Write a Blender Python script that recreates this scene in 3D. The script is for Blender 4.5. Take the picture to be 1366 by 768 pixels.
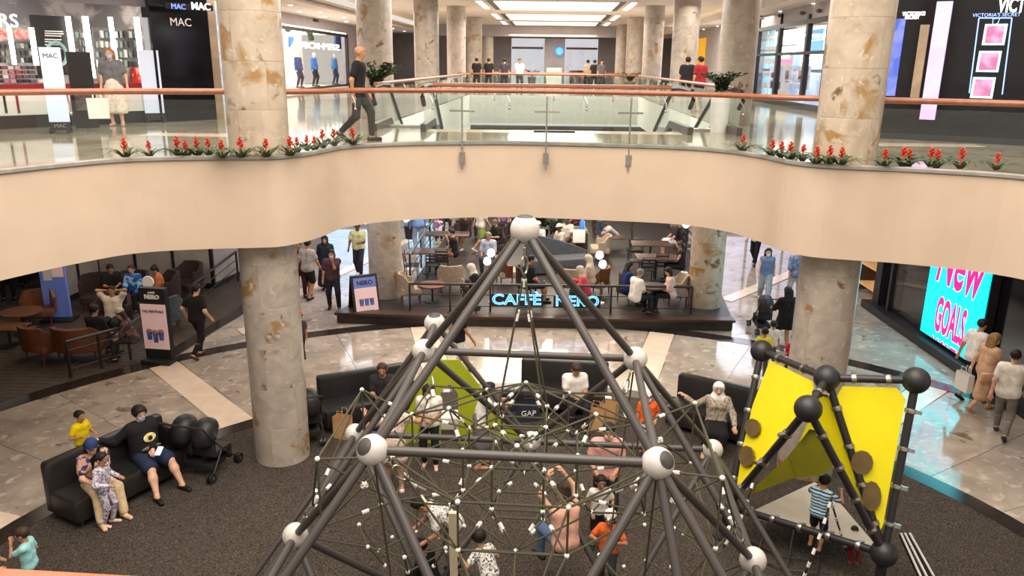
import bpy, bmesh, math, random
import numpy as np
from mathutils import Vector, Matrix
random.seed(7); rng=np.random.default_rng(7)
for o in list(bpy.data.objects): bpy.data.objects.remove(o)
SC=bpy.context.scene; COL=SC.collection
R_=math.radians
# ---------------------------------------------------------------- camera
FPX=1040.0; PITCH=R_(16.0); ROLL=R_(0.7); CAM=np.array([0,0,6.6])
_F=np.array([0,math.cos(PITCH),-math.sin(PITCH)]); _R0=np.array([1.,0,0]); _U0=np.array([0,math.sin(PITCH),math.cos(PITCH)])
_R=_R0*math.cos(ROLL)+_U0*math.sin(ROLL); _U=_U0*math.cos(ROLL)-_R0*math.sin(ROLL)
cd=bpy.data.cameras.new('camera'); cam=bpy.data.objects.new('camera',cd); COL.objects.link(cam)
cd.sensor_width=36; cd.lens=FPX/1366*36; cd.clip_end=200; cd.clip_start=.05
M=Matrix.Identity(4)
for i in range(3): M[i][0]=_R[i]; M[i][1]=_U[i]; M[i][2]=-_F[i]; M[i][3]=CAM[i]
cam.matrix_world=M; SC.camera=cam
def ray(x,y): return _F+_R*((x-683)/FPX)+_U*((384-y)/FPX)
def G(x,y,z=0.0):                      # photo pixel -> point on a level plane
    d=ray(x,y); return CAM+d*((z-CAM[2])/d[2])
def Vy(x,y,Y):
    d=ray(x,y); return CAM+d*(Y/d[1])
def Vx(x,y,X):
    d=ray(x,y); return CAM+d*(X/d[0])
def Dp(x,y,zc): return CAM+ray(x,y)*zc
def onplane(x,y,p0,n):
    d=ray(x,y); return CAM+d*(np.dot(np.array(p0)-CAM,n)/np.dot(d,n))
# ---------------------------------------------------------------- world, light, exposure
W=bpy.data.worlds.new('world'); SC.world=W; W.use_nodes=True
bgn=W.node_tree.nodes['Background']; bgn.inputs[0].default_value=(1.0,.90,.79,1); bgn.inputs[1].default_value=.85
SC.cycles.transparent_max_bounces=32
vs=SC.view_settings; vs.view_transform='Standard'; vs.look='None'; vs.gamma=1; vs.exposure=0.0; vs.use_curve_mapping=False
def area(name,loc,size,power,col=(1,.86,.70),rot=(0,0,0),sy=None,spread=180):
    l=bpy.data.lights.new(name,'AREA'); l.energy=power; l.color=col; l.size=size; l.spread=R_(spread)
    if sy: l.shape='RECTANGLE'; l.size_y=sy
    o=bpy.data.objects.new(name,l); COL.objects.link(o); o.location=loc; o.rotation_euler=rot; return o
WARM=(1,.84,.66)
area('atrium_fill_light',(0,6,12.5),11,2900,(1,.90,.79),sy=13)  # unseen area lamp added over the open atrium; no skylight is built there
for i,(x,y,w,h,p) in enumerate([(.8,24,6,8,1100),(1.6,40,6,8,1100),(2.6,54,6,7,600),(-7.6,24,3,10,700),(-7.2,38,3,10,650),(7.2,24,3,8,420),(9,38,3,10,550),(-6.3,14.6,3,3,170),(7,14.0,3,3,110)]):
    area('upper_ceiling_light',(x,y,8.6),w,p,(1,.9,.78),sy=h)
for i,(x,y,w,h,p) in enumerate([(.9,23.5,7,4,150),(1.0,29,7,4,95),(-4.9,21.5,1.6,6,150),(-5.2,30,2,8,190),(7.3,20,2,7,160),(8.6,29,2,7,190),(-9.8,18.6,3,5,95),(-6.8,14.8,2.5,2,60),(8.3,13.7,2,3,75),(-.3,17,6,1.5,150)]):
    area('lower_fill_light',(x,y,3.82),w,p,(1,.84,.68) if i not in(2,3,4,5) else (.86,.88,1),sy=h)  # unseen area lamps added to light the lower level; no fittings modelled
# ---------------------------------------------------------------- helpers
def lin(c): 
    c=c/255.; return c/12.92 if c<=.04045 else ((c+.055)/1.055)**2.4
def S(r,g,b): return (lin(r),lin(g),lin(b),1)
MATS={}
def mat(name,col,rough=.6,metal=0,spec=.5,emit=None,es=1,noise=None,bump=0,bscale=40,obj_rand=False,alpha=None,coat=0):
    if name in MATS: return MATS[name]
    m=bpy.data.materials.new(name); m.use_nodes=True; nt=m.node_tree; b=nt.nodes['Principled BSDF']
    b.inputs['Base Color'].default_value=col; b.inputs['Roughness'].default_value=rough; b.inputs['Metallic'].default_value=metal
    b.inputs['Specular IOR Level'].default_value=spec
    if coat: b.inputs['Coat Weight'].default_value=coat
    if emit is not None:
        b.inputs['Emission Color'].default_value=emit; b.inputs['Emission Strength'].default_value=es
    tc=None
    if noise or bump: tc=nt.nodes.new('ShaderNodeTexCoord')
    if noise:    # list of (scale, colour2, lo, hi, detail)
        cur=None
        vec=tc.outputs['Object']
        if obj_rand:
            oi=nt.nodes.new('ShaderNodeObjectInfo'); ad=nt.nodes.new('ShaderNodeVectorMath'); ad.operation='ADD'
            mu=nt.nodes.new('ShaderNodeMath'); mu.operation='MULTIPLY'; mu.inputs[1].default_value=37
            nt.links.new(oi.outputs['Random'],mu.inputs[0]); nt.links.new(vec,ad.inputs[0]); nt.links.new(mu.outputs[0],ad.inputs[1]); vec=ad.outputs[0]
        for (sc,c2,lo,hi,det) in noise:
            n=nt.nodes.new('ShaderNodeTexNoise'); n.inputs['Scale'].default_value=sc; n.inputs['Detail'].default_value=det; n.inputs['Distortion'].default_value=.6
            nt.links.new(vec,n.inputs['Vector'])
            mr=nt.nodes.new('ShaderNodeMapRange'); mr.inputs[1].default_value=lo; mr.inputs[2].default_value=hi
            nt.links.new(n.outputs[0],mr.inputs[0])
            mx=nt.nodes.new('ShaderNodeMix'); mx.data_type='RGBA'
            nt.links.new(mr.outputs[0],mx.inputs[0])
            if cur is None: mx.inputs[6].default_value=col
            else: nt.links.new(cur,mx.inputs[6])
            mx.inputs[7].default_value=c2; cur=mx.outputs[2]
        nt.links.new(cur,b.inputs['Base Color'])
    if bump:
        n=nt.nodes.new('ShaderNodeTexNoise'); n.inputs['Scale'].default_value=bscale; n.inputs['Detail'].default_value=3
        bp=nt.nodes.new('ShaderNodeBump'); bp.inputs['Strength'].default_value=bump; bp.inputs['Distance'].default_value=.02
        nt.links.new(tc.outputs['Object'],n.inputs['Vector']); nt.links.new(n.outputs[0],bp.inputs['Height']); nt.links.new(bp.outputs[0],b.inputs['Normal'])
    MATS[name]=m; return m
def glassmat(name,tint=(.93,.97,.95,1),ior=1.42,rough=.0):
    if name in MATS: return MATS[name]
    m=bpy.data.materials.new(name); m.use_nodes=True; nt=m.node_tree; nt.nodes.clear()
    o=nt.nodes.new('ShaderNodeOutputMaterial'); t=nt.nodes.new('ShaderNodeBsdfTransparent'); g=nt.nodes.new('ShaderNodeBsdfGlossy'); fr=nt.nodes.new('ShaderNodeLayerWeight'); pw=nt.nodes.new('ShaderNodeMath'); ma=nt.nodes.new('ShaderNodeMath'); mx=nt.nodes.new('ShaderNodeMixShader')
    t.inputs[0].default_value=tint; g.inputs['Roughness'].default_value=rough; fr.inputs[0].default_value=.5; g.inputs[0].default_value=(1,1,1,1)
    pw.operation='POWER'; pw.inputs[1].default_value=5; ma.operation='MULTIPLY_ADD'; ma.inputs[1].default_value=.8; ma.inputs[2].default_value=(ior-1)**2/(ior+1)**2
    nt.links.new(fr.outputs['Facing'],pw.inputs[0]); nt.links.new(pw.outputs[0],ma.inputs[0]); nt.links.new(ma.outputs[0],mx.inputs[0]); nt.links.new(t.outputs[0],mx.inputs[1]); nt.links.new(g.outputs[0],mx.inputs[2]); nt.links.new(mx.outputs[0],o.inputs[0])
    MATS[name]=m; return m
class MB:
    def __init__(s): s.v=[]; s.f=[]; s.m=[]; s.cur=0
    def add(s,vs,fs):
        k=len(s.v); s.v+= [tuple(map(float,q)) for q in vs]; s.f+=[tuple(i+k for i in f) for f in fs]; s.m+=[s.cur]*len(fs); return s
    def box(s,c,d,rz=0,rx=0):
        c=Vector(c); M=Matrix.Rotation(rz,3,'Z')@Matrix.Rotation(rx,3,'X')
        vs=[c+M@Vector((x*d[0]/2,y*d[1]/2,z*d[2]/2)) for x in(-1,1) for y in(-1,1) for z in(-1,1)]
        return s.add(vs,[(0,1,3,2),(4,6,7,5),(0,4,5,1),(2,3,7,6),(0,2,6,4),(1,5,7,3)])
    def bbox(s,c,d,bv=.03,rz=0):     # box with rounded vertical edges and top
        c=Vector(c); M=Matrix.Rotation(rz,3,'Z'); n=4; bv=min(bv,d[0]*.49,d[1]*.49,d[2]*.49)
        rings=[]
        for (ins,z) in((bv*.6,-d[2]/2),(0,-d[2]/2+bv*.6),(0,d[2]/2-bv),(bv*.3,d[2]/2-bv*.3),(bv,d[2]/2)):
            r=[]
            for cx,cy,a0 in((1,1,0),(-1,1,90),(-1,-1,180),(1,-1,270)):
                for k in range(n):
                    a=R_(a0+90*k/(n-1)); rr=bv
                    r.append(c+M@Vector((cx*(d[0]/2-bv-ins*.0)+math.cos(a)*max(rr-ins,0.001)*1.0, cy*(d[1]/2-bv)+math.sin(a)*max(rr-ins,0.001), z)))
            rings.append(r)
        m=len(rings[0]); vs=[q for r in rings for q in r]
        fs=[(i*m+j,i*m+(j+1)%m,(i+1)*m+(j+1)%m,(i+1)*m+j) for i in range(len(rings)-1) for j in range(m)]
        fs.append(tuple(range(m))[::-1]); fs.append(tuple((len(rings)-1)*m+j for j in range(m)))
        return s.add(vs,fs)
    def tube(s,pts,rad,n=8,closed=False,cap=True):
        pts=[Vector(p) for p in pts]; N=len(pts)
        if not hasattr(rad,'__len__'): rad=[rad]*N
        up=None; rings=[]
        for i,p in enumerate(pts):
            if closed: t=(pts[(i+1)%N]-pts[i-1])
            else: t=(pts[min(i+1,N-1)]-pts[max(i-1,0)])
            if t.length<1e-9: t=Vector((0,0,1))
            t.normalize()
            if up is None:
                up=Vector((0,0,1)) if abs(t.z)<.9 else Vector((1,0,0))
            a=(up-t*up.dot(t)); 
            if a.length<1e-6: a=t.orthogonal()
            a.normalize(); up=a; b=t.cross(a)
            rings.append([p+(a*math.cos(2*math.pi*k/n)+b*math.sin(2*math.pi*k/n))*rad[i] for k in range(n)])
        vs=[q for r in rings for q in r]; fs=[]
        for i in range(N if closed else N-1):
            j=(i+1)%N
            fs+=[(i*n+k,i*n+(k+1)%n,j*n+(k+1)%n,j*n+k) for k in range(n)]
        if cap and not closed: fs+=[tuple(range(n))[::-1],tuple((N-1)*n+k for k in range(n))]
        return s.add(vs,fs)
    def lathe(s,prof,c=(0,0,0),n=20,a0=0,a1=360,cap=True):
        c=Vector(c); full=abs(a1-a0-360)<1e-6; m=n if full else n+1
        vs=[];fs=[]
        for (r,z) in prof:
            for k in range(m):
                a=R_(a0+(a1-a0)*k/n); vs.append(c+Vector((r*math.cos(a),r*math.sin(a),z)))
        L=len(prof)
        for i in range(L-1):
            for k in range(n): fs.append((i*m+k,i*m+(k+1)%m,(i+1)*m+(k+1)%m,(i+1)*m+k))
        if cap and full: fs+=[tuple(range(m))[::-1],tuple((L-1)*m+k for k in range(m))]
        return s.add(vs,fs)
    def prism(s,poly,off):           # polygon (3D points) extruded by a vector
        off=Vector(off); n=len(poly); a=[Vector(p) for p in poly]; b=[p+off for p in a]
        return s.add(a+b,[tuple(range(n))[::-1],tuple(range(n,2*n))]+[(i,(i+1)%n,n+(i+1)%n,n+i) for i in range(n)])
    def sphere(s,c,r,n=12,m=8,sc=(1,1,1)):
        c=Vector(c); vs=[c+Vector((0,0,-r*sc[2]))]
        for i in range(1,m):
            t=math.pi*i/m-math.pi/2
            for k in range(n):
                a=2*math.pi*k/n; vs.append(c+Vector((r*sc[0]*math.cos(t)*math.cos(a),r*sc[1]*math.cos(t)*math.sin(a),r*sc[2]*math.sin(t))))
        vs.append(c+Vector((0,0,r*sc[2]))); fs=[(0,1+(k+1)%n,1+k) for k in range(n)]
        for i in range(m-2): fs+=[(1+i*n+k,1+i*n+(k+1)%n,1+(i+1)*n+(k+1)%n,1+(i+1)*n+k) for k in range(n)]
        l=len(vs)-1; fs+=[(l,1+(m-2)*n+k,1+(m-2)*n+(k+1)%n) for k in range(n)]
        return s.add(vs,fs)
    def mesh(s,name,mats,smooth=True,ang=40):
        me=bpy.data.meshes.new(name); me.from_pydata(s.v,[],s.f)
        if not isinstance(mats,(list,tuple)): mats=[mats]
        for m in mats: me.materials.append(m)
        if len(mats)>1: me.polygons.foreach_set('material_index',s.m)
        me.validate(); me.update()
        bm=bmesh.new(); bm.from_mesh(me); bmesh.ops.recalc_face_normals(bm,faces=bm.faces); bm.to_mesh(me); bm.free()
        if smooth:
            me.polygons.foreach_set('use_smooth',[True]*len(me.polygons))
            try: me.set_sharp_from_angle(angle=R_(ang))
            except Exception: pass
        return me
    def obj(s,name,mats,parent=None,smooth=True,ang=40,label=None,cat=None,group=None,kind=None,loc=None,rz=None):
        return ob(name,s.mesh(name,mats,smooth,ang),parent,label,cat,group,kind,loc,rz)
def ob(name,data,parent=None,label=None,cat=None,group=None,kind=None,loc=None,rz=None):
    o=bpy.data.objects.new(name,data); COL.objects.link(o)
    if parent is not None: o.parent=parent
    if label: o['label']=label
    if cat: o['category']=cat
    if group: o['group']=group
    if kind: o['kind']=kind
    if loc is not None: o.location=[float(q) for q in loc]
    if rz is not None: o.rotation_euler=(0,0,rz)
    return o
def thing(name,label,cat,loc=(0,0,0),rz=0,group=None): return ob(name,None,None,label,cat,group,None,loc,rz)
def copy_tree(o,parent=None):
    c=o.copy(); COL.objects.link(c); c.parent=parent
    for ch in list(o.children): copy_tree(ch,c)
    return c
def textmesh(body,size,extrude=.01,outline=0,align='CENTER',shear=0,bold=0,res=3):
    cu=bpy.data.curves.new('t','FONT'); cu.body=body; cu.size=size; cu.align_x=align; cu.align_y='CENTER'; cu.shear=shear; cu.resolution_u=res
    if outline: cu.fill_mode='NONE'; cu.bevel_depth=outline; cu.bevel_resolution=1
    else: cu.extrude=extrude; cu.offset=bold
    o=bpy.data.objects.new('t',cu); COL.objects.link(o); dg=bpy.context.evaluated_depsgraph_get()
    me=bpy.data.meshes.new_from_object(o.evaluated_get(dg)); bpy.data.objects.remove(o); return me
def text(body,size,mt,loc,xdir,ydir,parent=None,name='lettering',extrude=.01,outline=0,align='CENTER',shear=0,bold=0,sx=1,label=None,clip=None):
    me=textmesh(body,size,extrude,outline,align,shear,bold)
    x=Vector(xdir).normalized(); y=Vector(ydir).normalized(); z=x.cross(y)
    M=Matrix(((x.x*sx,y.x,z.x,loc[0]),(x.y*sx,y.y,z.y,loc[1]),(x.z*sx,y.z,z.z,loc[2]),(0,0,0,1)))
    me.transform(M)
    if clip:
        bm=bmesh.new(); bm.from_mesh(me); bmesh.ops.bisect_plane(bm,geom=bm.verts[:]+bm.edges[:]+bm.faces[:],plane_co=clip[0],plane_no=clip[1],clear_outer=True); bm.to_mesh(me); bm.free()
    me.materials.clear(); me.materials.append(mt); me.name=name
    o=ob(name,me,parent)
    if label: o['label']=label
    return o
def spline(pts,sub=6):     # Catmull-Rom through 2D/3D points
    P=[np.array(p,float) for p in pts]; out=[]
    for i in range(len(P)-1):
        a=P[max(i-1,0)];b=P[i];c=P[i+1];d=P[min(i+2,len(P)-1)]
        for k in range(sub):
            t=k/sub; out.append(.5*((2*b)+(c-a)*t+(2*a-5*b+4*c-d)*t*t+(3*b-3*c+d-a)*t**3))
    out.append(P[-1]); return out
UNITCYL={}
def rod(name,a,b,r,mt,parent=None,n=10,label=None):
    k=(mt.name,n)
    if k not in UNITCYL: UNITCYL[k]=MB().tube([(0,0,0),(0,0,1)],1,n).mesh('rod',mt)
    a=Vector(a); b=Vector(b); d=b-a
    o=ob(name,UNITCYL[k],parent); 
    o.matrix_local=Matrix.Translation(a)@d.to_track_quat('Z','Y').to_matrix().to_4x4()@Matrix.Diagonal((r,r,d.length,1))
    if label: o['label']=label
    return o
# ---------------------------------------------------------------- materials
m_plaster=mat('fascia_plaster',S(205,184,163),.85,spec=.2,noise=[(1.2,S(199,178,157),.35,.65,3)],bump=.08,bscale=60)
m_soffit=mat('soffit_plaster',S(205,192,178),.9,spec=.2,noise=[(2,S(198,185,172),.4,.6,2)])
m_ceil=mat('ceiling_white',S(226,219,212),.9,spec=.2,noise=[(1.5,S(220,213,206),.4,.6,2)])
m_marble_col=mat('column_marble',S(176,164,152),.32,noise=[(3.0,S(150,140,130),.42,.72,8),(1.7,S(150,118,76),.60,.66,6),(2.6,S(112,84,52),.655,.70,5),(9,S(188,178,166),.58,.7,6)],obj_rand=True)
m_marble_gold=mat('column_marble_gold',S(188,172,152),.32,noise=[(3.0,S(164,149,130),.42,.72,8),(1.6,S(156,122,74),.55,.63,6),(2.4,S(112,84,52),.62,.68,5),(9,S(200,186,168),.58,.7,6)],obj_rand=True)
m_floor=mat('floor_marble',S(178,165,151),.085,noise=[(1.3,S(146,134,123),.38,.70,7),(5,S(200,189,176),.56,.70,8),(2.6,S(118,104,92),.62,.70,7)],obj_rand=True)
m_floor_u=mat('upper_floor_marble',S(180,167,150),.07,noise=[(1.1,S(138,128,114),.38,.70,7),(5,S(184,174,160),.56,.72,8)],obj_rand=True)
m_cream=mat('cream_marble',S(232,212,192),.16,noise=[(3,S(222,200,180),.4,.7,5)],obj_rand=True)
m_band=mat('dark_granite',S(52,44,40),.16,noise=[(14,S(38,32,30),.4,.6,4)])
m_carpet=mat('carpet',S(69,62,57),.97,spec=.1,noise=[(55,S(112,100,88),.50,.70,3),(48,S(40,36,34),.53,.64,2)],bump=.35,bscale=120)
m_black=mat('matte_black',S(26,24,25),.5,noise=[(6,S(31,29,30),.4,.6,2)])
m_gloss_black=mat('gloss_black',S(14,13,17),.12,noise=[(6,S(18,16,20),.4,.6,2)])
m_wood_dark=mat('dark_wood',S(74,50,38),.4,noise=[(6,S(54,36,28),.35,.7,6)])
m_wood_rail=mat('handrail_wood',S(160,98,68),.30,noise=[(8,S(144,86,58),.4,.65,4)],coat=.3)
m_wood_chair=mat('chair_wood',S(120,70,42),.38,noise=[(5,S(92,52,32),.35,.7,5)])
m_plank=mat('plank_floor',S(86,74,64),.5,noise=[(7,S(64,54,47),.38,.65,6)],obj_rand=True)
m_steel=mat('brushed_steel',S(190,186,180),.28,metal=1,noise=[(30,S(170,166,160),.4,.6,2)])
m_pole=mat('frame_pole_grey',S(74,69,67),.42,noise=[(20,S(67,62,60),.4,.6,2)])
m_ball=mat('node_ball_silver',S(200,194,188),.35,noise=[(12,S(192,186,180),.4,.6,2)])
m_cap=mat('node_cap_dark',S(66,62,60),.5,noise=[(12,S(58,55,53),.4,.6,2)])
m_rope=mat('net_rope_olive',S(80,76,56),.8,noise=[(60,S(62,58,44),.4,.6,2)])
m_conn=mat('white_plastic',S(240,236,228),.4,noise=[(20,S(232,228,220),.4,.6,2)])
m_bpole=mat('black_pole',S(40,38,40),.4,noise=[(20,S(34,32,34),.4,.6,2)])
m_bball=mat('black_rubber_ball',S(38,36,37),.45,noise=[(20,S(32,31,32),.4,.6,2)])
m_yellow=mat('panel_yellow',S(236,222,12),.38,noise=[(2,S(230,214,10),.4,.65,2)])
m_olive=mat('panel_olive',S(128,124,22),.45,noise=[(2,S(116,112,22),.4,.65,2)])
m_lime=mat('panel_lime',S(152,162,24),.42,noise=[(2,S(144,154,22),.4,.65,2)])
m_hold=mat('hold_brown',S(104,84,44),.4,noise=[(4,S(88,70,36),.4,.65,2)])
m_platform=mat('panel_grey',S(196,188,176),.5,noise=[(3,S(186,178,166),.4,.65,2)])
m_leather=mat('black_leather',S(34,31,31),.38,noise=[(9,S(28,26,26),.4,.65,3)],bump=.1,bscale=50)
m_glass=glassmat('balustrade_glass')
m_glass2=glassmat('shop_glass',(.97,.98,.98,1),1.4)
m_white_em=mat('white_light',S(255,252,248),.5,emit=(1,.98,.95,1),es=4.0)
m_cove=mat('cove_light',S(255,230,196),.5,emit=(1,.83,.60,1),es=2.2)
m_sky_em=mat('skylight_panel',S(255,240,214),.5,emit=(1,.88,.70,1),es=1.5)
m_leaf=mat('leaf_green',S(62,84,44),.5,noise=[(14,S(40,60,32),.4,.6,3)])
m_leaf2=mat('leaf_silver',S(120,128,112),.6,noise=[(14,S(86,96,80),.4,.6,3)])
m_red=mat('flower_red',S(206,62,42),.5,noise=[(20,S(226,110,62),.45,.65,3)])
m_cream_fab=mat('cream_fabric',S(170,152,132),.85,noise=[(14,S(150,132,114),.4,.65,3)])
m_brown_fab=mat('dark_brown_fabric',S(58,40,36),.85,noise=[(10,S(46,31,28),.4,.65,3)])
m_grey_fab=mat('slate_fabric',S(74,78,84),.85,noise=[(10,S(62,66,72),.4,.65,3)])
m_kraft=mat('kraft_paper',S(196,152,104),.8,noise=[(5,S(182,138,92),.4,.65,3)])
m_navy=mat('navy_paper',S(40,48,66),.55,noise=[(5,S(34,41,58),.4,.65,3)])
m_white=mat('white_paint',S(236,232,228),.5,noise=[(5,S(228,224,220),.4,.65,3)])
m_pink=mat('poster_pink',S(240,206,204),.6,emit=S(240,206,204),es=.12,noise=[(3,S(236,200,200),.4,.6,2)])
m_blue_p=mat('poster_blue',S(96,116,190),.6,emit=S(96,116,190),es=.12,noise=[(2,S(110,130,200),.4,.6,2)])
m_wall_grey=mat('wall_panel_grey',S(160,152,146),.6,noise=[(2,S(150,142,136),.4,.6,2)])
m_bulk=mat('bulkhead_grey',S(176,170,172),.7,noise=[(2,S(168,162,164),.4,.6,2)])
m_dkbulk=mat('bulkhead_dark',S(96,90,96),.35,noise=[(2,S(86,80,88),.4,.6,2)])
# ================================================================ SETTING
ZU=5.2; ZS=3.9; CX,CY=.27,7.55
def struct(name,b,m,parent=None,smooth=False,**k): return b.obj(name,m,parent,smooth=smooth,kind='structure',**k)
def ringsec(r0,r1,a0,a1,z,th,n=8):
    b=MB(); top=[];
    for k in range(n+1):
        a=R_(a0+(a1-a0)*k/n); top.append((r0*math.cos(a),r0*math.sin(a)))
    for k in range(n+1):
        a=R_(a1+(a0-a1)*k/n); top.append((r1*math.cos(a),r1*math.sin(a)))
    vs=[(x+CX,y+CY,z) for x,y in top]; N=len(vs); m=n+1
    vs2=[(x,y,z-th) for x,y,_ in vs]
    fs=[]
    for k in range(n): fs.append((k,k+1,N-2-k,N-1-k))
    fs+=[(i,N+i,N+(i+1)%N,(i+1)%N) for i in range(N)]
    return b.add(vs+vs2,fs)
b=MB(); b.box((0,20,-.07),(60,84,.1)); floor=struct('floor',b,m_floor)
b=MB(); b.lathe([(0.01,0),(7.68,0),(7.7,-.012)],(CX,CY,.012),n=96,cap=False); b.obj('carpet',m_carpet,None,label='round dark speckled carpet of the play area under the climbing frames',cat='carpet')
struct('floor_border',ringsec(7.7,8.05,0,360,.004,.03,n=96),m_band,floor)
for s in range(12):
    a=12.5+30*s
    if not -25<a-0<205: continue
    hw=math.degrees(.31/10)
    b=MB(); ca,sa=math.cos(R_(a)),math.sin(R_(a)); px,py=-sa*.31,ca*.31
    poly=[(CX+ca*8.06+px*q,CY+sa*8.06+py*q,-.02) for q in(-1,1)]+[(CX+ca*11.98+px*q,CY+sa*11.98+py*q,-.02) for q in(1,-1)]
    b.prism(poly,(0,0,.024)); b.obj('cream_strip',m_cream,floor,smooth=False)
    for j in range(3):
        for i,(r0,r1) in enumerate(((8.056,9.98),(9.986,11.98))):
            g0=math.degrees(.315/r0); g1=math.degrees(.315/r1); w=(30-2*math.degrees(.315/(r0+.9)))/3
            a0=a+math.degrees(.315/(r0+.9))+w*j+.03; a1=a0+w-.06
            ringsec(r0,r1,a0,a1,.001,.02,n=4).obj('marble_slab',m_floor,floor,smooth=False)
struct('floor_band',ringsec(12.0,12.42,-10,190,.003,.03,n=96),m_band,floor)
# cream strips of the walkways beyond the band
for (x0,y0,x1,y1,w) in[(-6.9,20.4,-3.9,30,.35),(6.3,22,11,27,.4),(-6.9,18.7,-5.6,19.6,.5)]:
    d=Vector((y0-y1,x1-x0,0)).normalized()*w/2
    b=MB(); b.prism([(x0-d.x,y0-d.y,-.02),(x0+d.x,y0+d.y,-.02),(x1+d.x,y1+d.y,-.02),(x1-d.x,y1-d.y,-.02)],(0,0,.023)); b.obj('cream_strip',m_cream,floor,smooth=False)
# plank floor of the left seating area
poly=[]
for k in range(9):
    a=R_(172-(172-132.5)*k/8); poly.append((CX+12.44*math.cos(a),CY+12.44*math.sin(a)))
poly+=[(-7.6,20.2),(-7.2,26),(-17,26),(-17,10)]
def clip_poly(poly,y0,y1):
    def cl(P,f):
        out=[]
        for i in range(len(P)):
            a,c=P[i],P[(i+1)%len(P)]; fa,fc=f(a),f(c)
            if fa>=0: out.append(a)
            if fa*fc<0: t=fa/(fa-fc); out.append((a[0]+(c[0]-a[0])*t,a[1]+(c[1]-a[1])*t))
        return out
    P=cl(poly,lambda q:q[1]-y0)
    return cl(P,lambda q:y1-q[1]) if P else []
pf=MB(); y=10.0
while y<26:
    P=clip_poly(poly,y+.004,y+.176)
    if len(P)>2:
        b=MB(); b.prism([(q[0],q[1],-.02) for q in P],(0,0,.028)); b.obj('floor_plank',m_plank,floor,smooth=False)
    y+=.18
d0=np.array([-8.15,16.5]); d1=np.array([-7.6,20.2])
b=MB(); b.prism([(d0[0]-.05,d0[1],-.02),(d0[0]+.3,d0[1]+.1,-.02),(d1[0]+.3,d1[1]+.1,-.02),(-6.9,26,-.02),(-7.25,26,-.02),(d1[0]-.05,d1[1],-.02)],(0,0,.03)); struct('floor_edging',b,m_band,floor)
# ------------------------------------------------ upper slab, fascia
OUT=[(-6.3,.9),(-7.3,2.2),(-7.7,5),(-7.3,7.6),(-6.52,9.5),(-6.02,10.45),(-5.5,11.08),(-4.7,11.38),(-3.85,11.53),(-3.52,11.64),(-3.25,12.0),(-3.06,12.5),(-2.86,13.12),(-2.35,13.62),(-1.5,13.98),(-.05,14.25),(1.77,14.02),(2.95,13.75),(3.62,13.24),(3.98,12.5),(4.15,11.8),(4.47,11.38),(5.0,11.2),(5.7,11.0),(6.85,10.3),(7.6,8.4),(7.9,5.5),(7.4,2.4),(6.3,.9)]
ol=spline(OUT,5)
def slab(z,name,m,flip=False,back=17.6):
    b=MB()
    for i in range(len(ol)-1):
        (x0,y0),(x1,y1)=ol[i],ol[i+1]
        if y0<9.5 or y1<9.5:
            X=-17 if x0<0 else 17
            b.add([(x0,y0,z),(x1,y1,z),(X,y1,z),(X,y0,z)],[(0,1,2,3)])
        else: b.add([(x0,y0,z),(x1,y1,z),(x1,back,z),(x0,back,z)],[(0,1,2,3)])
    iL=[q for q in ol if q[1]>=9.5][0]; iR=[q for q in ol if q[1]>=9.5][-1]
    b.add([(-17,iL[1],z),(iL[0],iL[1],z),(iL[0],back,z),(-17,back,z)],[(0,1,2,3)])
    b.add([(17,iR[1],z),(iR[0],iR[1],z),(iR[0],back,z),(17,back,z)],[(0,1,2,3)])
    b.add([(-17,-3,z),(17,-3,z),(17,.9,z),(-17,.9,z)],[(0,1,2,3)])
    return struct(name,b,m)
def B(u,v): return .05+.048*v+u
fl_u=slab(ZU,'floor_upper',m_floor_u); slab(ZS,'ceiling_lower',m_soffit)
def bquad(u0,u1,v0,v1,z): return [(B(u0,v0),v0,z),(B(u1,v0),v0,z),(B(u1,v1),v1,z),(B(u0,v1),v1,z)]
VH=4.0
for nm,z,m in(('floor_upper',ZU,m_floor_u),('ceiling_lower',ZS,m_soffit)):
    b=MB()
    for q in((-17,-VH,17.6,38),(VH,17,17.6,38),(-17,17,38,64)): b.add(bquad(*q,z),[(0,1,2,3)])
    struct(nm,b,m)
b=MB(); n=len(ol)      # fascia with a small grey cap
for i in range(n-1):
    (x0,y0),(x1,y1)=ol[i],ol[i+1]; b.add([(x0,y0,ZS-.02),(x1,y1,ZS-.02),(x1,y1,ZU+.03),(x0,y0,ZU+.03)],[(0,1,2,3)])
fas=struct('trim_1',b,m_plaster,smooth=True)
b=MB(); b.tube([(x,y,ZU+.035) for x,y in ol],.04,6); struct('trim_2',b,mat('ledge_grey',S(150,146,140),.5,noise=[(6,S(138,134,128),.4,.6,2)]),smooth=True)
b=MB()
for q in((-VH,17.62,VH,17.62),(-VH,38,VH,38)):
    b.prism([(B(q[0],q[1]),q[1],ZS),(B(q[2],q[3]),q[3],ZS),(B(q[2],q[3]),q[3],ZU-.01),(B(q[0],q[1]),q[1],ZU-.01)],(0,.12,0))
for s in(-1,1):
    b.prism([(B(s*VH,17.7),17.7,ZS),(B(s*VH,38),38,ZS),(B(s*VH,38),38,ZU-.01),(B(s*VH,17.7),17.7,ZU-.01)],(s*.12,0,0))
struct('trim_3',b,m_white)
for (u0,u1,v0,v1) in[(-.45,.45,14.4,17.6),(-2.75,2.75,16.95,17.5),(-8,-4.9,15.2,15.8),(5.2,8.2,15.0,15.5)]:
    b=MB(); q=bquad(u0,u1,v0,v1,ZU-.02); b.prism(q,(0,0,.024)); b.obj('cream_strip',m_cream,fl_u,smooth=False)
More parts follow.
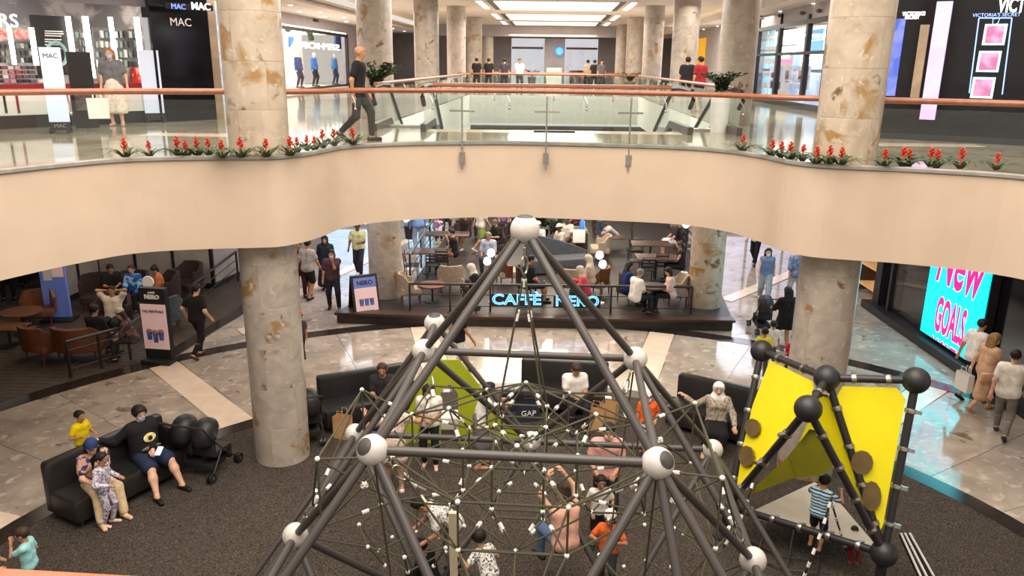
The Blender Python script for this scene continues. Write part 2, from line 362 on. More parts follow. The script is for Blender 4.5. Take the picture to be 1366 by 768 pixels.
# ------------------------------------------------ columns with curved marble panels
RC=.455; PH=.70
PAN={}
def panel_mesh(mt,h,r):
    k=(mt.name,round(h,2),r)
    if k not in PAN:
        bb=MB(); bb.lathe([(r-.03,.002),(r-.002,.002),(r,.005),(r,h-.005),(r-.002,h-.002),(r-.03,h-.002)],n=10,a0=.15,a1=119.85,cap=False); PAN[k]=bb.mesh('marble_panel',mt,ang=20)
    return PAN[k]
def column(x,y,z0,z1,mt,label,r=RC,ph=PH,panels=True,rot=0,group=None):
    b=MB(); b.lathe([(r-.006,0),(r-.006,z1-z0-.02)],n=36)
    o=b.obj('column',mt,None,label=label,cat='column',loc=(x,y,z0+(.013 if z0==0 else 0)),group=group)
    if panels:
        z=0;k=0
        while z<z1-z0-.05:
            h=min(ph,z1-z0-z)
            for j in range(3):
                p=ob('marble_panel',panel_mesh(mt,h,r),o,loc=(0,0,z),rz=R_(rot+60*k+120*j))
            z+=h;k+=1
    return o
xL=Vy(358,345,12.25)[0]; xR=Vy(1108,350,12.0)[0]
G2='distant marble columns along the upper arcade'
column(xL,12.25,0,ZS,m_marble_col,'grey veined marble column standing on the carpet edge beside the double stroller',rot=25)
column(xR,12.0,0,ZS,m_marble_col,'grey veined marble column on the ground floor behind the yellow panels',rot=40)
column(xL,12.25,ZU,ZU+5.4,m_marble_gold,'thick marble column on the balcony beside the black cosmetics shop',rot=10)
column(xR,12.0,ZU,ZU+5.4,m_marble_gold,'thick gold-veined marble column on the balcony by the black lingerie shop',rot=50)
column(-3.56,21.15,0,ZS,m_marble_col,'marble column at the cafe corner beside the folding advertising board',rot=0)
column(5.30,20.6,0.0,ZS,m_marble_gold,'golden marble column at the cafe corner beside the woman in pink',rot=70)
LC=[(-3.62,21.1),(-3.25,30),(-2.8,39),(-2.38,48),(-1.95,57)]; RCs=[(5.55,20.3),(5.95,28.6),(6.3,37.3),(6.75,46.2),(7.25,55)]
for side,L in(('left',LC),('right',RCs)):
    for i,(x,y) in enumerate(L):
        lab=('marble column behind the walking man in black' if side=='left' else 'marble column behind the tall white planter') if i==0 else 'slim-looking marble column in the row along the upper arcade'
        column(x,y,ZU,9.2 if i>1 else 9.6,m_marble_col,lab,panels=i<3,group=None if i==0 else G2,rot=30*i,ph=.8)
# ------------------------------------------------ balustrades
def balustrade(name,label,path,posts,zbase=ZU,h=.95,rr=.045,glass=True,panel=1.5,fix='floor',railm=None,gap=None,group=None):
    t=thing(name,label,'railing',(path[0][0],path[0][1],zbase),group=group); o0=Vector((path[0][0],path[0][1],zbase))
    P=[Vector((x,y,zbase))-o0 for x,y in path]
    b=MB(); b.tube([p+Vector((0,0,h)) for p in P],rr,10); b.obj('handrail',railm or m_wood_rail,t)
    L=[0]
    for i in range(1,len(P)): L.append(L[-1]+(P[i]-P[i-1]).length)
    def at(s):
        for i in range(1,len(P)):
            if s<=L[i]+1e-9:
                k=(s-L[i-1])/max(L[i]-L[i-1],1e-9); return P[i-1].lerp(P[i],k)
        return P[-1].copy()
    tot=L[-1]; n=max(1,round(tot/panel))
    if glass:
        for k in range(n):
            s0=tot*k/n+.008; s1=tot*(k+1)/n-.008; sub=6; b=MB(); q=[at(s0+(s1-s0)*j/sub) for j in range(sub+1)]
            vs=[];fs=[]
            for j,p in enumerate(q):
                d=(q[min(j+1,sub)]-q[max(j-1,0)]).normalized(); nn=Vector((-d.y,d.x,0))*.006
                vs+=[p-nn+Vector((0,0,.03)),p+nn+Vector((0,0,.03)),p+nn+Vector((0,0,h-.12)),p-nn+Vector((0,0,h-.12))]
            for j in range(sub):
                for c in range(4): fs.append((j*4+c,j*4+(c+1)%4,j*4+4+(c+1)%4,j*4+4+c))
            fs+=[(0,1,2,3),(sub*4+3,sub*4+2,sub*4+1,sub*4)]
            b.add(vs,fs).obj('glass_pane',m_glass,t)
    for k in range(n+1):
        p=at(tot*k/n); b=MB()
        b.tube([p+Vector((0,0,h-.04)),p+Vector((0,0,h-.09)),p+Vector((.05,-.05,h-.17)),p+Vector((.05,-.05,h-.30))],.013,6); b.sphere(p+Vector((.05,-.05,h-.30)),.025,8,6)
        b.obj('rail_bracket',m_steel,t)
    return t,at,tot
RL=[(-8.6,7.5),(-7.9,9.6),(-7.0,10.9),(-5.9,11.75),(-4.9,12.1),(xL-.3,12.25)]
RM=[(xL+.3,12.45),(-3.05,12.9),(-2.6,13.5),(-1.6,13.9),(-.05,14.2),(1.77,13.97),(2.95,13.7),(3.6,13.22),(4.1,12.6),(xR-.3,12.3)]
RR=[(xR+.3,12.0),(5.9,11.85),(6.9,11.4),(8.0,10.4),(8.9,8.6)]
for nm,pth,lab in(('l',RL,'curved glass balustrade with wooden handrail in front of the cosmetics shop'),('m',RM,'curved glass balustrade with wooden handrail between the two big balcony columns'),('r',RR,'curved glass balustrade with wooden handrail in front of the black lingerie shop')):
    t,at,tot=balustrade('glass_balustrade',lab,spline(pth,8),None,panel=1.42 if nm=='m' else 2.2)
    if nm=='m':
        tm=t
mid0=Vector((spline(RM,8)[0][0],spline(RM,8)[0][1],ZU))
for px in(617,728,838):      # three steel posts clamped to the fascia
    g=G(px,205,ZU); yy=14.2-.06*abs(g[0])**1.25
    p=Vector((Vy(px,200,yy)[0],yy-.02,ZU))-mid0
    b=MB(); b.box(p+Vector((0,-.06,.24)),(.03,.03,1.25)); b.obj('post',m_steel,tm,smooth=False)
    b=MB(); b.box(p+Vector((0,-.07,-.22)),(.10,.05,.20)); b.tube([p+Vector((0,-.1,-.3)),p+Vector((0,-.1,-.42))],.014,6); b.obj('post_clamp',m_steel,tm,smooth=False)
    b=MB(); b.tube([p+Vector((-.22,-.05,.60)),p+Vector((.22,-.05,.60))],.016,6); b.obj('post_crossbar',m_steel,tm)
balustrade('glass_balustrade','straight glass balustrade along the near edge of the escalator opening',[(B(-2.7,17.75),17.75),(B(2.55,17.75),17.75)],None,panel=1.4)
balustrade('glass_balustrade','glass balustrade along the far edge of the escalator opening',[(B(-VH-.6,38.3),38.3),(B(VH+.6,38.3),38.3)],None,panel=2)
for s,nm in((-1,'left'),(1,'right')):
    balustrade('glass_balustrade','glass balustrade running along the arcade on the %s long side of the escalator opening'%('dark planter' if s<0 else 'white planter'),[(B(s*VH,17.9),17.9),(B(s*VH,38.1),38.1)],None,panel=3.3)
balustrade('glass_balustrade','distant glass balustrade in front of the people at the far end of the arcade',[(B(-4.6,45),45),(B(3.6,45),45)],None,panel=2)
# handrail of the viewer's own balcony
p0=Vector(G(0,757,6.12)); p1=Vector(G(175,767,6.12)); dv=(p1-p0).normalized(); oo=Vector((0,-.0295,-.0395))
o=thing('glass_balustrade','wooden handrail of the near balcony looking down on the play area','railing')
b=MB(); b.tube([p0-dv*1.6+oo,p0+oo,p1+oo,p1+dv*.8+oo,p1+dv*2.4+oo+Vector((0,-.12,0))],.05,14); b.obj('handrail',m_wood_rail,o)
A=p0-dv*1.6+oo; Bp=p1+dv*.8+oo; nn=Vector((-dv.y,dv.x,0))*.012
b=MB(); b.prism([(A.x,A.y,5.22),(Bp.x,Bp.y,5.22),(Bp.x+nn.x,Bp.y+nn.y,5.22),(A.x+nn.x,A.y+nn.y,5.22)],(0,0,.72)); b.obj('glass_pane',m_glass,o,smooth=False)
# ------------------------------------------------ upper ceiling
b=MB()
for v0,v1 in((14.6,35.2),(41.0,44.2),(50.0,51.6),(56.2,64)): b.add(bquad(-9.2,9.2,v0,v1,9.2),[(0,1,2,3)])
for v0,v1 in((35.2,41.0),(44.2,50.0),(51.6,56.2)):
    for u0,u1 in((-9.2,-3.0),(3.0,9.2)): b.add(bquad(u0,u1,v0,v1,9.2),[(0,1,2,3)])
ceil=struct('ceiling',b,m_ceil)
for v0,v1 in((35.2,41.0),(44.2,50.0),(51.6,56.2)):
    t=thing('ceiling_lightbox','large luminous cream skylight panel set in the arcade ceiling','ceiling light',(B(0,v0),v0,9.2),group='luminous ceiling panels')
    o=(B(0,v0),v0,9.2)
    b=MB(); q=[(x-o[0],y-o[1],-.03) for x,y,_ in bquad(-2.7,2.7,v0+.3,v1-.3,0)]; b.prism(q,(0,0,.05)); b.obj('diffuser',m_sky_em,t,smooth=False)
    b=MB()
    for u0,u1,a,c in((-3,-2.7,v0,v1),(2.7,3,v0,v1),(-3,3,v0,v0+.3),(-3,3,v1-.3,v1)): b.prism([(x-o[0],y-o[1],0.0) for x,y,_ in bquad(u0,u1,a,c,0)],(0,0,.4))
    b.obj('frame',m_dkbulk,t,smooth=False)
    for s in(-1,1):
        b=MB(); b.prism([(x-o[0],y-o[1],-.02) for x,y,_ in bquad(s*3.35-.12,s*3.35+.12,v0+.4,v1-.8,0)],(0,0,.02)); b.obj('light_strip',m_white_em,t,smooth=False)
# side soffits with coves
for s in(-1,1):
    b=MB(); u0,u1=(-13.5,-9.0) if s<0 else (7.4,13.5)
    b.prism(bquad(u0,u1,20,64,8.7),(0,0,.1)); sf=struct('ceiling_side',b,m_ceil)
    ue=u1 if s<0 else u0
    b=MB(); b.prism(bquad(ue-.1,ue,20,64,8.62),(0,0,.28)); struct('trim_4',b,m_ceil)
    b=MB(); b.prism(bquad(ue-.5*s*-1-.05,ue-.5*s*-1+.05,20,64,8.9),(0,0,.1)) if False else b.prism(bquad(ue+s*.45-.06,ue+s*.45+.06,20,64,8.86),(0,0,.12))
    b.obj('cove_light',m_cove,None,smooth=False,label='warm cove light strip above the %s shopfronts of the arcade'%('clothing' if s<0 else 'black-framed'),cat='ceiling light')
    for v in range(24,58,4):
        for du in(1.3,2.2):
            b=MB(); uu=ue+s*du; b.lathe([(.09,0),(.09,.02)],(0,0,0),n=12); b.obj('downlight',m_white_em,None,label='small round recessed downlight in the %s arcade soffit'%('clothing-shop' if s<0 else 'black-framed-shop'),cat='ceiling light',group='arcade downlights',loc=(B(uu,v),v,8.68))
# far end of the arcade
V=60
def bx(u0,u1,v0,v1,z0,z1,bb=None):
    bb=bb or MB(); bb.prism(bquad(u0,u1,v0,v1,z0),(0,0,z1-z0)); return bb
m_farw=mat('far_wall',S(122,116,120),.6,noise=[(1,S(112,106,110),.4,.6,2)])
b=bx(-13,-3.2,V,V+.3,ZU,9.2); bx(3.2,13,V,V+.3,ZU,9.2,b); bx(-3.2,3.2,V,V+.3,8.45,9.2,b); struct('wall_far',b,m_farw)
b=bx(-9,9,56.3,56.6,8.45,9.2); struct('trim_5',b,m_bulk)
b=bx(-.75,.75,V-.2,V+.1,ZU,8.45); struct('wall_far_pier',b,m_bulk)
m_shoplit=mat('lit_shop_wall',S(226,222,226),.6,emit=(.9,.93,1,1),es=.55,noise=[(1.5,S(180,190,214),.45,.6,3)])
b=bx(-4,4,V+4,V+4.2,ZU,9); struct('wall_far_shop',b,m_shoplit)
for u in(-2.0,2.0):
    b=bx(u-1.1,u+1.1,V+.05,V+.09,ZU,7.7); b.obj('shop_glass',m_glass2,None,smooth=False,label='glass shop entrance at the arcade end %s'%('beside the blue lamp' if u<0 else 'with the low red shelf'),cat='shop window')
    b=bx(u-1.15,u+1.15,V-.02,V+.12,7.7,7.85); b.obj('shop_sign_band',m_wood_dark,None,smooth=False,label='brown lintel over the far shop entrance %s'%('beside the blue lamp' if u<0 else 'above the red shelf'),cat='sign')
b=bx(1.2,2.6,V+2,V+2.5,ZU,6.2); b.obj('shop_shelf',mat('shelf_red',S(190,90,90),.6,noise=[(3,S(220,150,150),.4,.6,2)]),None,smooth=False,label='low red shelf inside the far shop',cat='shelf')
b=MB(); b.sphere((B(.35,V-.5),V-.5,7.55),.28,12,8); b.obj('blue_lamp',mat('blue_lamp',S(70,150,255),.4,emit=(.1,.4,1,1),es=1.6,noise=[(3,S(60,140,250),.4,.6,2)]),None,label='round blue glowing lamp on the far pier',cat='lamp')
b=bx(-.55,.55,V-1.2,V-1.0,ZU,6.4); b.obj('directory_stand',m_white,None,smooth=False,label='pale grey directory board standing before the far pier',cat='sign')
# far-left and far-right arcade walls
b=bx(-12.3,-12,20.5,32.5,ZU,8.7); bx(-12.3,-12,47,60,ZU,8.7,b); bx(-12.3,-12,32.5,47,8.1,8.7,b); struct('wall_left',b,m_bulk)
b=bx(8.7,9.0,35,60,ZU,8.7); bx(8.7,9.0,22.8,35,8.15,8.7,b); bx(8.7,9.0,16.8,22.8,ZU,8.7,b); struct('wall_right',b,m_bulk)
# ================================================================ UPPER SHOPS
class Facade:
    def __init__(s,a,b,z0=ZU):
        s.O=np.array([a[0],a[1],0.]); e=np.array([b[0]-a[0],b[1]-a[1],0.]); s.L=np.linalg.norm(e); s.e=e/s.L
        s.n=np.array([-s.e[1],s.e[0],0.]); s.z0=z0      # n points into the shop
        if s.n[1]<0 and abs(s.n[1])>.3: s.n=-s.n
    def flip(s): s.n=-s.n; return s
    def pt(s,px,py,d=0):
        q=onplane(px,py,s.O+s.n*d,s.n); return float(np.dot(q-s.O,s.e)),float(q[2])
    def P(s,a,d,z): q=s.O+s.e*a+s.n*d; return (float(q[0]),float(q[1]),float(z))
    def slab(s,a0,a1,z0,z1,d0,d1,bb=None):
        bb=bb or MB(); bb.prism([s.P(a0,d0,z0),s.P(a1,d0,z0),s.P(a1,d0,z1),s.P(a0,d0,z1)],tuple(s.n*(d1-d0))); return bb
    def pxbox(s,x0,y0,x1,y1,d0,d1,bb=None):
        ym=(y0+y1)/2; xm=(x0+x1)/2
        a0,_=s.pt(x0,ym,d0); a1,_=s.pt(x1,ym,d0); _,z1=s.pt(xm,y0,d0); _,z0=s.pt(xm,y1,d0)
        return s.slab(a0,a1,z0,z1,d0,d1,bb)
    def txt(s,body,px,py,h,mt,d=-.02,name='lettering',parent=None,**k):
        a,z=s.pt(px,py,d); return text(body,h,mt,s.P(a,d,z),s.e,(0,0,1),parent,name,**k)
def shop(name,label): return thing(name,label,'shopfront')
def lit(name,c,es,c2=None,sc=3): return mat(name,S(*c),.6,emit=S(*c),es=es,noise=[(sc,S(*(c2 or c)),.42,.6,3)])
# ---- cosmetics shop (left)
F=Facade((-10.45,16.1),(-7.65,19.55))
t=shop('cosmetics_shopfront','black cosmetics shopfront with white vertical light tubes and a red counter edge')
F.slab(-4,4.7,8.35,9.6,-.05,.3).obj('bulkhead',m_dkbulk,t,smooth=False)
F.slab(-4,3.32,7.75,8.35,.02,.10).obj('glass_band',mat('grey_glass_band',S(128,124,132),.2,noise=[(2,S(118,114,124),.4,.6,2)]),t,smooth=False)
F.slab(-4,4.7,8.34,8.40,-.10,-.02).obj('light_rail',m_steel,t,smooth=False)
F.slab(3.32,4.75,ZU,8.4,-.12,.25).obj('sign_panel',m_gloss_black,t,smooth=False)
F.slab(4.78,5.0,ZU,9.2,-.05,.3).obj('pilaster',mat('beige_stone',S(168,146,122),.5,noise=[(4,S(150,130,108),.4,.6,3)]),t,smooth=False)
F.slab(5.05,6.2,ZU+.2,8.0,.1,.15).obj('lit_window',lit('blue_white_window',(150,175,220),.55,(210,215,230),5),t,smooth=False)
F.slab(-4,4.7,ZU,8.4,3.0,3.2).obj('back_wall',mat('cosmetics_back_wall',S(120,116,118),.5,noise=[(2,S(190,186,184),.45,.6,3)]),t,smooth=False)
F.slab(-4,4.7,8.2,8.3,.3,3.0).obj('shop_ceiling',m_white,t,smooth=False)
F.pxbox(-60,112,205,119,.1,.35).obj('counter_edge',mat('counter_red',S(150,30,36),.4,noise=[(3,S(130,24,30),.4,.6,2)]),t,smooth=False)
F.pxbox(-60,119,205,152,.12,.9).obj('counter_front',m_white,t,smooth=False)
F.pxbox(-60,152,215,172,.10,.9).obj('plinth',m_black,t,smooth=False)
for q in((5,150),(22,135),(75,150),(95,132),(140,150)):
    F.pxbox(q[0],120,q[0]+3,151,.10,.12).obj('counter_divider',m_black if q[0]!=22 else MATS['counter_red'],t,smooth=False)
for (x0,y0,x1,y1) in((14,37,19,86),(43,37,49,87),(93,22,99,96),(116,22,123,104),(150,23,155,100),(184,23,190,100)):
    F.pxbox(x0,y0,x1,y1,.28,.34).obj('light_tube',m_white_em,t,smooth=False)
bd=F.pxbox(46,21,92,100,.40,.46).obj('menu_board',m_black,t,smooth=False)
for i,(y,w) in enumerate(((41,24),(44,25),(47,22),(52,22),(55,20),(59,19),(64,22),(67,19))):
    F.pxbox(60,y,60+w,y+1.5,.385,.399).obj('board_line',m_white,bd,smooth=False)
F.pxbox(-30,40,14,52,.5,.55).obj('product_photo',lit('product_photo',(220,150,135),.3,(160,60,60),9),t,smooth=False)
F.pxbox(20,40,43,52,.5,.55).obj('product_photo',MATS['product_photo'],t,smooth=False)
F.txt('ERS',4,28,.36,m_white_em,d=-.02,parent=t)
F.txt('MAC',241,30,.25,m_white,d=-.15,parent=t)
b=F.pxbox(224,5,284,13,-.9,-.8); sg=b.obj('projecting_sign',m_black,t,smooth=False); F.txt('MAC',268,9,.22,lit('sign_white',(240,240,248),1.0),d=-.91,parent=sg,bold=.004); F.txt('MAC',238,9,.16,lit('blue_blur_light',(120,150,235),1.2),d=-.91,parent=sg)
la=F.P(.8,1.6,8.1); area('cosmetics_shop_light',la,1.6,62,(1,.97,.94),rot=(0,0,math.atan2(F.e[1],F.e[0])),sy=1.6)
# shelves and products
for (x0,x1,y0,y1,nr,nc) in((102,117,40,103,6,4),(127,184,38,90,4,9),(-30,13,55,84,3,7),(22,44,55,84,3,4)):
    sh=F.pxbox(x0,y0,x1,y1,1.0,1.05).obj('shelf_unit',mat('shelf_back',S(120,126,122),.5,noise=[(3,S(150,156,150),.4,.6,2)]),None,smooth=False,label={102:'dark grid shelf of brushes between two light tubes',127:'wide shelf of mirrors and bottles behind the woman with the mask',-30:'shelf with mirrors above the makeup counter at the shop corner',22:'bright white vanity shelf beside the black menu board'}[x0],cat='shelf')
    cols=[m_conn,m_dkbulk,mat('green_glass',S(150,166,158),.2,noise=[(3,S(136,152,144),.4,.6,2)]),m_steel]
    for r in range(nr):
        for c in range(nc):
            xx=x0+(x1-x0)*(c+.2)/nc; w=(x1-x0)/nc*.55; yb=y0+(y1-y0)*(r+.95)/nr; hh=(y1-y0)/nr*(.5+.3*rng.random())
            F.pxbox(xx,yb-hh,xx+w,yb,.85,.93).obj('product_box',cols[int(rng.integers(4))],None,smooth=False,label='small cosmetics package on the lit shelves behind the counter',cat='cosmetics box',group='cosmetics packages on shelves')
pc=[mat('palette_%d'%i,S(*c),.5,noise=[(5,S(*[int(q*.85) for q in c]),.4,.6,2)]) for i,c in enumerate(((190,120,130),(60,50,56),(214,170,160),(140,70,74),(230,226,220),(110,96,104)))]
for r in range(4):
    for c in range(12):
        x=-34+c*9+r*1.2; 
        F.pxbox(x,88+r*6,x+7,92.5+r*6,.75-.16*r,.85-.16*r).obj('makeup_palette',pc[int(rng.integers(6))],None,smooth=False,label='small makeup palette on the stepped counter display',cat='makeup palette',group='makeup palettes on the counter')
# mirror, handbags, boards
a,z=F.pt(76,72,.3); b=MB(); ctr=F.P(a,.3,z); b.tube([tuple(np.array(ctr)+F.e*(.19*math.cos(k*math.pi/10))+np.array([0,0,.24*math.sin(k*math.pi/10)])) for k in range(20)],.035,8,closed=True); b.obj('ring_mirror',mat('ring_mirror_teal',S(150,190,186),.3,emit=S(150,190,186),es=.2,noise=[(3,S(140,180,176),.4,.6,2)]),None,label='pale teal ring mirror standing on the makeup counter',cat='mirror')
def board(px,py,w,h,label,mt,d=0,tilt=.0,rz=.5,name='poster_stand',feet=True,txt=None,z=ZU):
    g=G(px,py,z); t=thing(name,label,'sign stand',g,rz)
    b=MB(); b.box((0,0,h/2+.06),(w,.035,h),rx=-tilt); b.obj('panel',mt,t,smooth=False)
    b=MB()
    for s in(-1,1): b.box((s*w*.42,0,.05),(.05,.34,.1))
    b.box((0,.0,.13),(w,.05,.16)); b.obj('foot',m_black,t,smooth=False)
    if txt:
        for i,(bd,sz,zz,mm) in enumerate(txt): text(bd,sz,mm,(0,-.022,zz),(1,0,0),(0,0,1),t,extrude=.003)
    return t
m_dark_txt=mat('print_dark',S(50,48,60),.6,noise=[(5,S(44,42,54),.4,.6,2)])
m_ps=lit('poster_white_blue',(205,215,238),.25)
board(82,177,.36,1.55,'white upright poster stand on black feet facing the balcony beside the black easel',m_ps,rz=.35,txt=[('MAC',.12,1.45,m_dark_txt),('MAC',.1,.13,m_white)])
board(208,163,.42,1.55,'white totem sign at the shop entrance beside the black sign panel',m_ps,rz=.55)
g=G(118,176,ZU); t=thing('easel_board','black leaning easel board beside the white poster stand','sign stand',g,.5)
b=MB(); b.box((0,0,.8),(.42,.04,1.5),rx=.22); b.obj('panel',m_black,t,smooth=False)
b=MB(); b.box((0,-.03,1.0),(.32,.02,.3),rx=.22); b.box((0,-.12,.6),(.32,.02,.35),rx=.22); b.obj('print',mat('easel_print',S(96,84,84),.5,noise=[(6,S(60,52,56),.4,.6,2)]),t,smooth=False)
b=MB(); b.tube([(0,.15,1.4),(0,.55,.02)],.02,6); b.obj('rear_leg',m_black,t)
for i,(x,y,hh) in enumerate(((174,108,1.05),(186,112,.8))):
    g=G(x,152,ZU); b=MB(); b.lathe([(.12,0),(.16,.1*hh),(.17,.5*hh),(.12,.9*hh),(.03,hh)],n=16); b.obj('display_sculpture',mat('glossy_red',S(206,62,44),.15,noise=[(3,S(190,50,36),.4,.6,2)]),None,label=('tall' if i==0 else 'short')+' glossy red lipstick-shaped display beside the woman in the skirt',cat='display',loc=(g[0],g[1],ZU+.45))
    b=MB(); b.bbox((0,0,.225),(.4,.4,.45),.02); b.obj('display_plinth',m_black,None,label='black plinth under the %s red display'%('tall' if i==0 else 'short'),cat='plinth',loc=(g[0],g[1],ZU))
g=G(133,152,ZU+.55)
# ---- lingerie shop (right)
F=Facade((7.82,16.7),(9.92,15.37))
t=shop('lingerie_shopfront','glossy black shopfront with three glowing pink pictures and white sign letters')
F.slab(-.6,5,ZU,9.7,0,.3).obj('black_wall',m_gloss_black,t,smooth=False)
F.slab(-.6,5,ZU,ZU+.12,-.12,0).obj('plinth',m_black,t,smooth=False)
F.pxbox(1186,25,1201,128,-.05,-.01).obj('blue_light_strip',lit('blue_strip',(70,90,190),.5,(120,140,220)),t,smooth=False)
F.pxbox(1221,33,1233,130,-.10,-.01).obj('stone_pilaster',MATS['beige_stone'],t,smooth=False)
F.pxbox(1238,2,1259,160,-.12,-.02).obj('lit_banner',lit('pink_blue_banner',(176,176,226),.75,(214,160,204),1.5),t,smooth=False)
vs_=m_white_em
F.txt('VICTORIA\'S',1219,18.5,.10,vs_,d=-.03,parent=t,bold=.002,sx=.8); F.txt('SECRET',1217,23,.10,vs_,d=-.03,parent=t,bold=.002,sx=.8)
a,z=F.pt(1332,8,-.03); text('VICTORIA\'S SECRET',.36,vs_,F.P(a,-.03,z),F.e,(0,0,1),t,align='LEFT',bold=.008,sx=.55)
m_neon=lit('thin_neon_line',(150,180,255),1.2)
F.txt('VICTORIA\'S SECRET',1329,20,.09,m_neon,d=-.02,parent=t)
for (x,y) in((1327,46),(1319,82),(1311,117)):
    fr=F.pxbox(x-15,y-14,x+15,y+14,-.06,-.01).obj('picture_frame',lit('cyan_frame',(175,245,250),1.6),t,smooth=False)
    F.pxbox(x-12,y-11.5,x+12,y+11.5,-.075,-.061).obj('picture',lit('pink_picture',(226,150,190),.55,(150,70,120),4),fr,smooth=False)
for (p,q) in(((1306,24),(1293,124)),((1350,24),(1337,126)),((1306,24),(1350,24))):
    a0,z0=F.pt(*p,-.02); a1,z1=F.pt(*q,-.02); b=MB(); b.tube([F.P(a0,-.02,z0),F.P(a1,-.02,z1)],.012,5); b.obj('border_line',m_neon,t)
a0,z0=F.pt(1329,29,-.02); b=MB(); b.tube([tuple(np.array(F.P(a0,-.02,z0))+F.e*x+np.array([0,0,y])) for x,y in((-.06,.05),(.05,.06),(.03,-.03),(-.05,-.06))],.01,5,closed=True); b.obj('emblem',m_neon,t)
# ---- black-framed shop (right, further back)
F=Facade((B(8.7,35),35),(B(8.7,22.8),22.8)); F.n=np.array([1.,-.048,0]); F.n/=np.linalg.norm(F.n)
t=shop('framed_shopfront','black-framed glass shopfront with bright white-blue windows and three posters')
F.slab(0,12.2,ZU,8.15,1.5,1.6).obj('lit_back_wall',lit('cool_back_wall',(170,205,240),.55,(245,250,255),.8),t,smooth=False)
for (x0,y0,x1,y1) in((1033,40,1071,59),(1036,62,1067,70),(1073,55,1096,69),(1072,73,1094,78),(1039,73,1052,78),(1073,40,1096,53)):
    F.pxbox(x0,y0,x1,y1,.6,.65).obj('light_panel',m_white_em if y0<60 and x0<1070 or y0>60 else lit('cyan_panel',(120,200,240),.8),t,smooth=False)
for i in range(6):
    y=37+i*16; 
    for k in range(3): F.pxbox(1012-i*.7+k*8,y,1017-i*.7+k*8,y+9,.35,.4).obj('window_square',lit('cyan_square',(150,215,250),1.0),t,smooth=False)
for x in(997,1006,1034,1071,1098): F.pxbox(x,20,x+2.5,135,-.08,.08).obj('frame_upright',m_black,t,smooth=False)
for q in((8.05,8.2,-.1,.1),(7.05,7.15,-.08,.08),(6.45,6.55,.3,.4),(ZU,ZU+.2,-.08,.08)): F.slab(0,12.2,*q).obj('frame_rail',m_black,t,smooth=False)
F.pxbox(1037,80,1056,85,.30,.34).obj('pink_sign',lit('pink_neon',(250,130,190),1.3),t,smooth=False)
for i,(x0,x1) in enumerate(((1026,1041),(1042.5,1057.5),(1060,1079))):
    p=F.pxbox(x0,88,x1,119,.12,.16).obj('poster',lit('poster_pale',(176,190,220),.35,(205,215,235)),t,smooth=False)
    if i==0:
        F.pxbox(x0+3,96,x1-3,104,.105,.119).obj('poster_print',m_dark_txt,p,smooth=False); F.pxbox(x0+5,102,x1-5,109,.095,.104).obj('poster_print',mat('print_skin',S(196,150,136),.6,noise=[(4,S(186,140,126),.4,.6,2)]),p,smooth=False)
        F.pxbox(x0+1,109,x1-1,118,.095,.104).obj('poster_print',m_dark_txt,p,smooth=False)
    else:
        F.pxbox(x0+5,94,x1-6,106,.105,.119).obj('poster_print',mat('print_maroon',S(130,60,84),.6,noise=[(9,S(60,50,80),.4,.6,2)]),p,smooth=False); F.pxbox(x0+5,108,x1-7,109.5,.105,.119).obj('poster_print',m_dark_txt,p,smooth=False)
b=MB(); F.slab(0,12.2,ZU+.2,8.05,0,.01,b); b.obj('window_glass',m_glass2,t,smooth=False)
for i,x in enumerate((1012,1036,1065,1087)):
    a,z=F.pt(x,24-i*3.2,-.25); b=MB(); b.sphere((0,0,0),.10,10,8,(1,1,.7)); b.obj('spotlight',m_dkbulk,None,label='small dark spotlight on the bulkhead above the black-framed shop',cat='spotlight',group='bulkhead spotlights',loc=F.P(a,-.12,z))
# ---- clothing shop (left, further back)
F=Facade((B(-12,32.5),32.5),(B(-12,47),47)); F.n=np.array([-1.,.048,0]); F.n/=np.linalg.norm(F.n)
t=shop('clothing_shopfront','bright clothing shop window with peach back wall and denim mannequins')
F.slab(0,14.5,ZU,8.2,2.6,2.7).obj('peach_wall',lit('peach_wall',(240,205,188),.5,(250,235,230),.6),t,smooth=False)
F.slab(0,14.5,ZU,ZU+.12,-.05,2.6).obj('window_floor',m_white,t,smooth=False); F.slab(0,14.5,8.1,8.2,0,2.6).obj('window_ceiling',m_white_em,t,smooth=False)
b=MB(); F.slab(0,14.5,7.98,8.12,-.08,.08,b); F.slab(-.1,.1,ZU,8.1,-.08,.08,b); F.slab(14.4,14.6,ZU,8.1,-.08,.08,b); F.slab(0,14.5,ZU+.1,ZU+.2,-.08,.08,b); b.obj('window_frame',m_black,t,smooth=False)
F.slab(0,14.5,ZU+.2,8.0,0,.012).obj('window_glass',m_glass2,t,smooth=False)
a0,_=F.pt(388,63,.02); a1,z=F.pt(452,64,.02); me=textmesh('SEPHORA',.42); w_=max(v.co.x for v in me.vertices)-min(v.co.x for v in me.vertices); text('SEPHORA',.42,m_white_em,F.P((a0+a1)/2,-.02,z),F.e,(0,0,1),t,sx=-(a1-a0)/w_)  # mirrored glowing letters drawn in for a sign reflected in the glass
CLOTH=F
for i,(x,y) in enumerate(((421,27),(465,30))): F.pxbox(x-3,y-1.5,x+4,y+2,-.02,.05).obj('vent',m_black,None,smooth=False,label='small dark vent in the bulkhead over the clothing shop',cat='vent',group='bulkhead vents')
b=MB(); a,z=F.pt(399,46,.8); b.tube([tuple(np.array(F.P(a,.8,z))+F.e*(2.0*math.cos(k*math.pi/12))+np.array([0,0,.75*math.sin(k*math.pi/12)-.2])) for k in range(0,11)],[.16]*11,8); b.obj('foliage_arch',m_leaf,None,label='green foliage arch hanging over the mannequins',cat='decoration')
